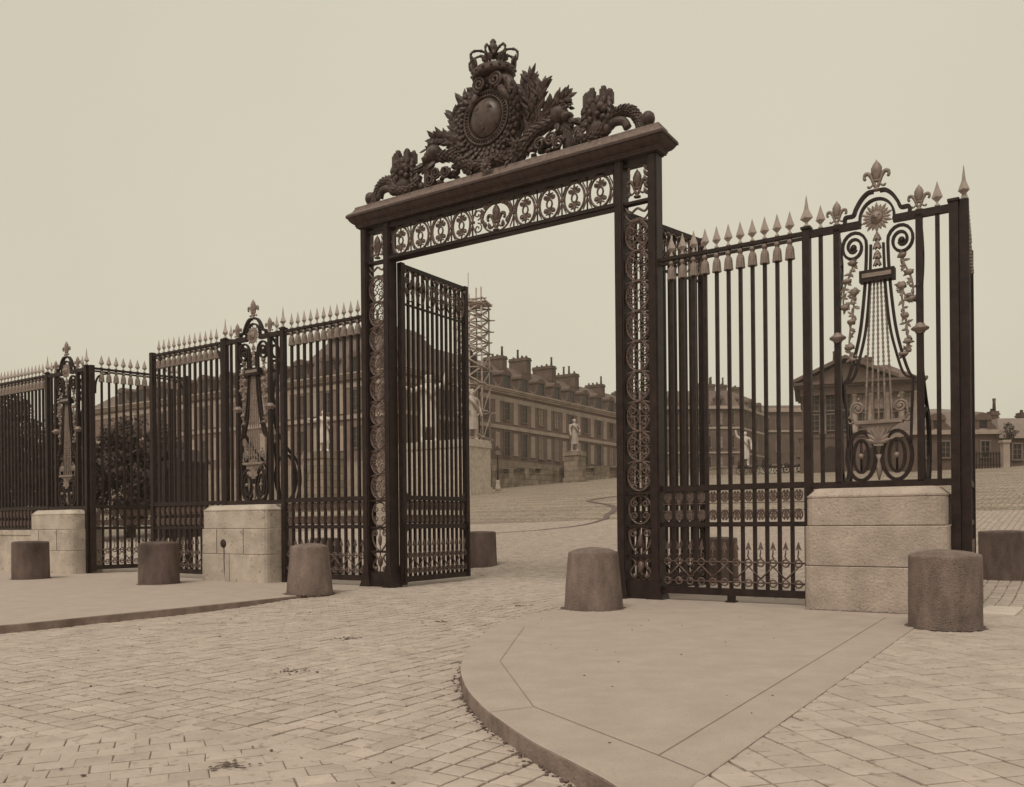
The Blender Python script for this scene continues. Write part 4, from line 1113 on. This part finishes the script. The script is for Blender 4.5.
statue('tall pale statue raising an arm behind the bars of the open gate leaf', -9.35,97.6,10.5, 7.9, ('raise','out','stand'), .3, 2, STATW)
statue('draped statue at the right end of the broad plinth beside the scaffold', -4.35,96.0,10.5, 5.9, ('down','hip','stand'), .6, 3)
stand('statue pedestal seen through the left railing panel', -19.8,91, 3.4,3.4, court(50)-.1, 9.0)
statue('marble statue seen through the bars of the left railing panel', -19.8,91,9.0, 4.5, ('hip','out','stand'), .2, 4, STATW)
stand('statue pedestal seen through the right railing panel', 34.0,125.0, 2.6,2.6, court(108)-.1, 9.1)
statue('white marble statue seen through the right railing panel before the dark palace corner', 34.0,125.0,9.1, 5.2, ('down','raise','stand'), -.3, 5, STATW)
mb = MB(); mb.prism([(22,142.5),(33.4,126.4),(33.9,126.8),(22.5,142.9)], 6, 9.25); mb.prism([(21.9,142.4),(33.35,126.3),(34.0,126.8),(22.5,143.0)], 9.25, 9.45)
tag(link('court_wall', mb, STONE3), 'low court wall seen through the right railing panel left of a statue', 'wall')

# scaffold tower
sc = thing('scaffold_tower', 'tall timber scaffold tower with crossed braces beside the palace wing', 'scaffold', (-4.95,113.5,5.4), -.25)
rnd = random.Random(21); H0 = 25.4; a = 1.75
for x in (-a, 0, a):
    for y in (-a, a):
        mb = MB(); hh = H0+rnd.uniform(-.3,2.6); mb.tube([(x,y,-.3),(x+rnd.uniform(-.1,.1),y,hh)], .11, 6); link('pole', mb, WOOD, sc)
mb = MB(); mb.tube([(-.6,0,20),(-.55,0,H0+3.6)], .06, 5); link('mast', mb, WOOD, sc)
zz = 0; lev = []
while zz < H0-.5:
    lev.append(zz); zz += 3.5 if zz < 12 else (2.2 if zz < 18 else 1.5)
lev.append(H0-.3)
for z in lev:
    for y in (-a-.12, a+.12):
        mb = MB(); mb.tube([(-a-rnd.uniform(.2,.8),y,z+rnd.uniform(-.1,.1)),(a+rnd.uniform(.2,.8),y,z+rnd.uniform(-.1,.1))], .09, 5); link('ledger', mb, WOOD, sc)
    for x in (-a-.1, a+.1):
        mb = MB(); mb.tube([(x,-a-.5,z+.05),(x,a+.5,z+.1)], .085, 5); link('ledger', mb, WOOD, sc)
for z0, z1 in zip(lev[:-1], lev[1:]):
    for y in ((-a-.15,) if z0 < 17 else (-a-.15, a+.15)):
        for p, q in (((-a),a),(a,-a)):
            mb = MB(); mb.tube([(p,y+(.09 if p<0 else -.09),z0),(q,y+(.09 if p<0 else -.09),z1)], .12, 5); link('brace', mb, WOOD, sc)
    for x in (-a-.13, a+.13):
        mb = MB(); mb.tube([(x,-a,z0),(x,a,z1)], .08, 5); link('brace', mb, WOOD, sc)
for z in (24.6,):
    mb = MB()
    for i in range(7): mb.box(-a-.3,a+.5,-a+.05+i*.5,-a+.48+i*.5,z+.12+.01*(i%2),z+.18+.01*(i%2))
    link('platform', mb, WOOD, sc)
mb = MB(); mb.box(-1.5,.2,-1,1,15.4,18.1); mb.ball((-.6,-.6,17.6), 1.0, .6, 1.3, 10, 7, .3); link('shrouded_block', mb, WOODD, sc)

# street lamp
lp = thing('street_lamp', 'slender street lamp with a glass lantern before the terrace wall in the gate opening', 'street lamp', (-1.66,104.06,court(70.8)-.05))
mb = MB(); mb.lathe([(.32,0),(.32,.5),(.26,.6),(.24,1.1),(.28,1.2),(.12,1.35)], n=10); link('base', mb, PED2, lp)
mb = MB(); mb.lathe([(.09,1.3),(.07,3.0),(.06,4.3),(.14,4.35),(.05,4.4)], n=8); mb.tube([(-.35,0,4.05),(.35,0,4.05)], .03, 5); link('post', mb, IRON, lp)
mb = MB(); mb.lathe([(.16,4.4),(.32,5.0)], n=6, smooth=False); link('lantern_glass', mb, BLIND, lp)
mb = MB(); mb.lathe([(.38,5.0),(.36,5.06),(.15,5.3),(.12,5.4),(.05,5.5)], n=6, smooth=False); link('lantern_roof', mb, IRON, lp)

# far right palaces
pa = thing('corner_palace', 'three storey palace corner with chimneys and mansard roof behind the right railing panel', 'building', (0,0,0))
mb = MB(); fp = [(22,165),(43.8,165),(53.5,179.7),(46,184),(22,184)]; mb.prism(fp, 6, 23.0); link('wall', mb, WALL, pa)
mb = MB()
def ring_poly(mb, fp, e, z0, z1):
    cx = sum(p[0] for p in fp)/len(fp); cy = sum(p[1] for p in fp)/len(fp)
    mb.prism([(x+e*(1 if x>cx else -1), y+e*(1 if y>cy else -1)) for x,y in fp], z0, z1)
ring_poly(mb, fp, .25, 14.2, 14.5); ring_poly(mb, fp, .2, 18.9, 19.3); ring_poly(mb, fp, .6, 22.7, 23.2); link('cornice', mb, TRIM, pa)
mb = MB(); inn = [(24,167.5),(42.6,167.5),(50.5,180),(45,182),(24,182)]; n = len(fp)
mb.add([(x,y,23.21) for x,y in fp]+[(x,y,26.6) for x,y in inn], [(i,(i+1)%n,n+(i+1)%n,n+i) for i in range(n)]+[tuple(range(n,2*n))]); link('roof', mb, ROOF, pa)
WR = m_window(1.1,2.3); dvec = Vector((9.7,14.7)).normalized(); rzs = math.atan2(dvec.y, dvec.x)
for i in range(9):
    x = 24.2+2.25*i
    for z in (11.3,15.3,19.8): add_window(pa, WR, (x,165,z), 0, (i*3+int(z))%4==0)
    if i % 2: add_dormer(pa, m_dormer(1.1,1.3) if i == 1 else DM, (x,165.3,23.3))
    if i == 1: DM = (bpy.data.meshes['dormer.001'] if 'dormer.001' in bpy.data.meshes else DORM[0], bpy.data.meshes['pane.005'] if False else DORM[1])
for i in range(6):
    p = Vector((43.8,165))+dvec*(1.8+2.9*i)
    for z in (11.3,15.3,19.8): add_window(pa, WR, (p.x,p.y,z), rzs, (i+int(z))%3==0)
    if i in (0,2,4): add_dormer(pa, DM, (p.x+.3*dvec.y*-1,p.y+.3*dvec.x,23.3), rzs)
for x, y in ((36.5,171),(39.6,172),(42.2,173),(45.5,176)): chimney(pa, x-.5,x+.9,y-1.5,y+1.5, 24, 28.4, 3)
pb = thing('rear_palace', 'plain flat topped palace block between the corner palace and the pedimented pavilion', 'building', (0,0,0))
mb = MB(); mb.box(49.5,66,186,200,7,25.2); link('wall', mb, WALL, pb)
mb = MB(); mb.box(49,66.5,185.5,200.5,24.6,25.4); mb.box(49.2,66,185.75,199,20.3,20.7); link('cornice', mb, TRIM, pb)
mb = MB(); hip(mb, 50,66,186.5,200,25.41,26.4,2,2); link('roof', mb, ROOF, pb)
for i in range(5):
    for z in (12,16,21): add_window(pb, WR, (52+2.9*i,186,z), 0, (i+int(z))%3==0)
pv = thing('pedimented_pavilion', 'dark pavilion with a triangular pediment and tall pilasters seen behind the foremost lyre', 'building', (0,0,0))
mb = MB(); mb.box(38.2,53.4,113,127,5,19.1); link('wall', mb, WALL, pv)
mb = MB(); mb.box(37.9,53.7,112.6,127.3,5,12.0); mb.box(37.8,53.8,112.5,127.4,12.0,12.4); link('base_storey', mb, WALL, pv)
for i, x in enumerate((38.9,41.0,43.1,45.2,47.3,49.4,51.2,53.0)):
    mb = MB(); mb.lathe([(.55,12.4),(.5,12.7),(.42,12.8),(.40,15.5),(.36,17.0),(.5,17.2),(.52,17.5)], (x,112.75,0), 12); link('column', mb, STONE3, pv)
mb = MB(); mb.box(38.0,53.6,112.2,127.2,17.5,18.5); mb.box(37.6,54.0,111.8,127.4,18.5,18.8); mb.box(37.2,54.4,111.4,127.6,18.8,19.15); link('entablature', mb, WALL, pv)
mb = MB(); mb.xprism([(37.6,19.16),(50.3,19.16),(44,21.6)], 112.3, 118); link('pediment', mb, WALL, pv)
mb = MB()
for a_, b_ in (((37.1,19.16),(44,22.0)),((50.8,19.16),(44,22.0))): mb.xprism([a_, b_, (b_[0],b_[1]+.45), (a_[0],a_[1]+.45)], 111.5, 118.2)
link('raking_cornice', mb, WALL, pv)
mb = MB(); hip(mb, 38,53.9,113,127,19.17,21.7,4,4); link('roof', mb, ROOF, pv)
WP = m_window(1.0,2.0)
for x in (39.95,42.05,44.15,46.25,48.35,50.3,52.1):
    add_window(pv, WP, (x,113,13.0), 0, False); add_window(pv, WP, (x,113,15.6), 0, x > 45)
mb = MB(); mb.xprism([(41.0,7.3),(43.0,7.3)]+arc(42,9.9,1.0,1.0,0,PI,8), 112.5, 112.75); link('door', mb, WOODD, pv)
mb = MB(); mb.xprism([(46.2,7.3),(48.0,7.3)]+arc(47.1,9.6,.9,.9,0,PI,8), 112.5, 112.75); link('door', mb, WOODD, pv)
chimney(pv, 42.4,43.2,119,121,20,22.9,2); chimney(pv, 46.5,48,120,122,20,23.4,2)
for ch in list(pv.children):                       # turn the pavilion about its left front corner and trim its width
    if ch.name.startswith('window'): ch.location.x = 38.2+(ch.location.x-38.2)*.92
    else:
        for v in ch.data.vertices: v.co.x = 38.2+(v.co.x-38.2)*.92
        for c2 in ch.children:
            for v in c2.data.vertices: v.co.x = 38.2+(v.co.x-38.2)*.92
a_ = -.33; pv.rotation_euler.z = a_
pv.location = (38.2-(38.2*math.cos(a_)-113*math.sin(a_)), 113-(38.2*math.sin(a_)+113*math.cos(a_)), 0)
lo = thing('low_mansard_house', 'low pale house with a mansard roof and arched dormer at the right picture edge', 'house', (0,0,0))
mb = MB(); mb.box(44.5,54.2,95.5,105,5,11.0); link('wall', mb, WALL, lo)
mb = MB(); mb.box(44.2,54.6,95.1,105.4,10.7,11.05); mb.box(44.3,54.5,95.3,105.2,11.05,11.2); link('cornice', mb, TRIM, lo)
mb = MB(); hip(mb, 44.6,54.1,95.6,105,11.21,13.3,1.0,1.0); hip(mb, 45.7,53.0,96.7,104,13.32,14.1,3,3); link('roof', mb, mat('pale slate', (.21,.165,.13), .7, .2, .6, .3, 5), lo)
DM2 = m_dormer(.9,1.1)
for x in (47.4,52.5): add_dormer(lo, DM2, (x,95.7,11.2))
WL = m_window(.9,1.7)
for x in (46,48.2,50.5,52.6): add_window(lo, WL, (x,95.5,8.2), 0)
lw = thing('low_side_wing', 'low slate roofed range running out of the picture at the right edge', 'house', (0,0,0))
mb = MB(); mb.box(55.0,76,97,106,5,10.6); link('wall', mb, WALL, lw)
mb = MB(); mb.box(54.8,76,96.6,106.4,10.35,10.7); link('cornice', mb, TRIM, lw)
mb = MB(); hip(mb, 55,76,96.9,106,10.71,12.9,1.2,2.5); link('roof', mb, bpy.data.materials['pale slate'], lw)
for x in (57,59.5,62): add_window(lw, WL, (x,97,8.0), 0)
chimney(lw, 56.2,57.0,100.5,101.5,12.4,13.9,2); chimney(lw, 59.6,60.3,100.5,101.5,12.4,13.7,1)
mb = MB(); mb.box(-.35,.35,-.35,.35,-1,2.6); mb.box(-.45,.45,-.45,.45,2.6,2.9)
tag(link('gate_pier', mb, TRIM, None, (53.6,93.4,court(93)), 0), 'pale stone gate pier at the end of the low dark railing', 'pier')
rl = thing('low_railing', 'low dark railing before the mansard house at the right edge', 'railing', (50.9,93.6,court(91.5)))
mb = MB(); mb.box(-2.5,2.3,-.05,.05,1.5,1.6); mb.box(-2.5,2.3,-.05,.05,.3,.4); link('rail', mb, IRON, rl)
for i in range(16):
    mb = MB(); mb.box(-2.45+.31*i-.05,-2.45+.31*i+.05,-.04,.04,-.3,1.8); link('bar', mb, IRON, rl)

# carriages waiting in the court
def cart(label, X, Y, z, rz):
    r = thing('carriage', label, 'carriage', (X,Y,z), rz, 'dark carriages waiting in the court')
    mb = MB(); mb.xprism(smooth([(-1.2,.8),(-1.35,1.25),(-1.1,1.35),(-.4,1.05),(.4,1.05),(1.0,1.3),(1.25,1.2),(1.1,.8)],3), -.6, .6); link('body', mb, WOODD, r)
    mb = MB(); mb.xprism([(-1.3,1.3),(-1.2,1.95),(-.6,2.1),(-.3,2.0),(-.7,1.9),(-1.05,1.35)], -.6, .6); link('hood', mb, WOODD, r)
    mb = MB(); mb.box(-.2,.5,-.5,.5,1.06,1.3); link('seat', mb, BLIND, r)
    for x, rr in ((-.95,.55),(.95,.45)):
        for y in (-.72,.72):
            mb = MB(); mb.tube([(x+rr*math.cos(2*PI*k/16),y,rr+rr*math.sin(2*PI*k/16)) for k in range(17)], .045, 5)
            for k in range(6): mb.tube([(x,y,rr),(x+rr*math.cos(k*PI/3),y,rr+rr*math.sin(k*PI/3))], .025, 4)
            mb.ball((x,y,rr), .09, .1, .09, 6, 5); link('wheel', mb, WOODD, r)
    mb = MB(); mb.tube([(1.1,-.3,.75),(3.2,-.3,.85)], .035, 5); mb.tube([(1.1,.3,.75),(3.2,.3,.85)], .035, 5); link('shafts', mb, WOODD, r)
for i, (X, Y, rz, lb) in enumerate(((33.2,120.6,.2,'dark carriage nearest the statue behind the right railing panel'),(36.0,118.8,.1,'middle one of three dark carriages behind the right railing panel'),(38.6,117.6,2.9,'dark carriage nearest the pedimented pavilion behind the right railing panel'))):
    cart(lb, X, Y, court(US(X,Y)[1]), rz)

# sentry hut behind the closed side gate
hx, hy = -18.3, 48.0; hz = court(US(hx,hy)[1])
hut = thing('sentry_hut', 'dark wooden sentry hut with a gabled roof behind the closed side gate', 'hut', (hx,hy,hz), -TH)
mb = MB(); mb.box(-.95,-.55,-.9,.9,-.3,4.2); mb.box(.55,.95,-.9,.9,-.3,4.2); mb.box(-.549,.549,.6,.9,-.3,4.2); mb.xprism([(-.55,4.2),(-.55,3.3)]+arc(0,3.3,.55,.5,PI,0,8)+[(.55,4.2)], -.9, -.7); link('body', mb, WOODD, hut)
mb = MB(); mb.xprism([(-1.15,4.0),(0,4.7),(1.15,4.0),(1.15,4.12),(0,4.86),(-1.15,4.12)], -1.0, 1.0); link('roof', mb, WOODD, hut)
mb = MB(); mb.box(-.5,.5,.2,.3,0,2.5); link('door', mb, IRON, hut)

# trees
def tree(label, X, Y, h, cw, seed, trunk=.3, clear=.3, n=80, m=70, group='dark trees behind the left fence', lsz=.2):
    z = court(US(X,Y)[1]); r = thing('tree', label, 'tree', (X,Y,z), 0, group); rnd = random.Random(seed)
    tb = MB(); tb.tube(smooth([(0,0,-.3),(.08,.05,h*.2),(-.05,.1,h*.45),(.1,0,h*.8)],5), [trunk*(1-.055*i) for i in range(16)], 9)
    cl = []
    for i in range(n):
        while True:
            p = Vector((rnd.uniform(-1,1), rnd.uniform(-1,1), rnd.uniform(-1,1)))
            if p.length < 1 and p.length > .25: break
        t = (p.z+1)/2; wd = cw*(.75+.35*noise.noise(Vector((p.x*1.5+seed,p.y*1.5,p.z*1.5))))*(1.05-.45*t)
        cl.append(Vector((p.x*wd, p.y*wd, h*(clear+(1-clear)*t))))
    for c in cl[:26]:
        a = Vector((0,0,h*rnd.uniform(.2,.6))); tb.tube([a, a.lerp(c,.5)+Vector((0,0,-.15)), c], [.09,.06,.02], 5)
    link('trunk', tb, BARK, r)
    v = []; f = []
    for c in cl:
        R0 = rnd.uniform(.35,.75)*cw/3
        for k in range(m):
            d = Vector((rnd.gauss(0,1),rnd.gauss(0,1),rnd.gauss(0,.8))); d.normalize(); p = c+d*R0*rnd.random()**.4
            nrm = (d+Vector((rnd.uniform(-.8,.8),rnd.uniform(-.8,.8),rnd.uniform(-.3,1)))).normalized(); a = nrm.orthogonal().normalized(); a = (a*math.cos(k)+nrm.cross(a)*math.sin(k)); b = nrm.cross(a); s_ = lsz*rnd.uniform(.6,1.2)
            i0 = len(v); v += [p-a*s_*.5, p+b*s_*.3, p+a*s_*.6, p-b*s_*.3]; f.append((i0,i0+1,i0+2,i0+3))
    me = bpy.data.meshes.new('crown'); me.from_pydata([tuple(q) for q in v], [], f); me.update()
    link('crown', me, LEAF, r)
tree('leafy tree at the far left behind the spear railing', -27.0,46, 8.0,3.4, 1, n=150, clear=.14, lsz=.25)
tree('tree hidden behind the small distant lyre pilaster', -24.6,47.5, 7.3,3.2, 2, n=150, clear=.12, lsz=.25)
tree('low spreading dark tree behind the open side gate leaf', -22.2,50.0, 6.9,3.1, 3, n=130, clear=.12, lsz=.25)
tree('bushy tree at the very left picture edge', -30.5,47, 8.2,3.4, 4, n=150, clear=.14, lsz=.25)
tree('tree furthest right of the left row, between the open and the closed side gate leaf', -22.6,56.0, 6.6,2.9, 9, n=150, clear=.12, lsz=.25)
tree('small tree beside the mansard house at the right edge', 54.7,94.4, 5.3,1.15, 5, .12, .5, 20, 22, None, .18)

# ------------------------------------------------------------------ air, sky, sun, camera
USE_HAZE = True
if USE_HAZE:
    mb = MB(); mb.box(-640,640,-460,720,-3,40)
    hz_ = link('haze', mb, None); hz_['kind'] = 'stuff'
    m = bpy.data.materials.new('haze'); m.use_nodes = True; N = m.node_tree.nodes; N.clear()
    o = N.new('ShaderNodeOutputMaterial'); v = N.new('ShaderNodeVolumePrincipled'); v.inputs['Color'].default_value = (.9,.8,.66,1); v.inputs['Density'].default_value = .00055; v.inputs['Anisotropy'].default_value = .2
    m.node_tree.links.new(v.outputs[0], o.inputs['Volume']); hz_.data.materials.append(m)

SUN_EL, SUN_AZ = 58, 205           # soft high light from behind the camera, a little to the left
w = bpy.data.worlds.new('World'); scene.world = w; w.use_nodes = True
N = w.node_tree.nodes; L = w.node_tree.links; N.clear()
sky = N.new('ShaderNodeTexSky'); sky.sky_type = 'NISHITA'; sky.sun_disc = False
sky.sun_elevation = math.radians(SUN_EL); sky.sun_rotation = math.radians(SUN_AZ); sky.dust_density = 4; sky.air_density = 1.0
bw = N.new('ShaderNodeRGBToBW'); L.new(sky.outputs[0], bw.inputs[0])
# a closed layer of cloud: even, with slow variation
tc = N.new('ShaderNodeTexCoord'); nz = N.new('ShaderNodeTexNoise'); nz.inputs['Scale'].default_value = 1.4; nz.inputs['Detail'].default_value = 4
L.new(tc.outputs['Generated'], nz.inputs['Vector'])
cl = N.new('ShaderNodeMapRange'); cl.inputs[3].default_value = 5.5; cl.inputs[4].default_value = 7.2; L.new(nz.outputs[0], cl.inputs[0])
mx = N.new('ShaderNodeMix'); mx.data_type = 'FLOAT'; mx.inputs[0].default_value = .88
L.new(bw.outputs[0], mx.inputs[2]); L.new(cl.outputs[0], mx.inputs[3])
sv = N.new('ShaderNodeVectorMath'); sv.operation = 'SCALE'; sv.inputs[0].default_value = (1.0,.94,.75); L.new(mx.outputs[0], sv.inputs['Scale'])
bgn = N.new('ShaderNodeBackground'); bgn.inputs['Strength'].default_value = .0935; L.new(sv.outputs[0], bgn.inputs['Color'])
out = N.new('ShaderNodeOutputWorld'); L.new(bgn.outputs[0], out.inputs[0])
sd = bpy.data.lights.new('sun', 'SUN'); sd.energy = 1.5; sd.angle = math.radians(24); sd.color = (1,.93,.81)
so = bpy.data.objects.new('sun', sd); COL.objects.link(so)
# Nishita rotation is clockwise from +Y: light comes from that bearing
az, el = math.radians(SUN_AZ), math.radians(SUN_EL)
dirv = Vector((math.sin(az)*math.cos(el), math.cos(az)*math.cos(el), math.sin(el)))
so.rotation_euler = dirv.to_track_quat('Z', 'Y').to_euler(); so.location = (0,-10,30)

cam = bpy.data.cameras.new('camera'); co = bpy.data.objects.new('camera', cam); COL.objects.link(co); scene.camera = co
cam.sensor_width = 36; cam.lens = 860/1024*36; cam.shift_y = (521.53-393.5)/1024; cam.clip_start = .1; cam.clip_end = 6000
co.location = (0,0,1.5)
from mathutils import Matrix
co.rotation_euler = (Matrix.Rotation(math.radians(90), 3, 'X') @ Matrix.Rotation(-.0093, 3, 'Z')).to_euler()
vs_ = scene.view_settings; vs_.view_transform = 'Standard'; vs_.look = 'None'; vs_.exposure = .25; vs_.gamma = 1
scene.cycles.use_denoising = True
scene.cycles.max_bounces = 6; scene.cycles.diffuse_bounces = 3; scene.cycles.volume_bounces = 0; scene.cycles.transparent_max_bounces = 4
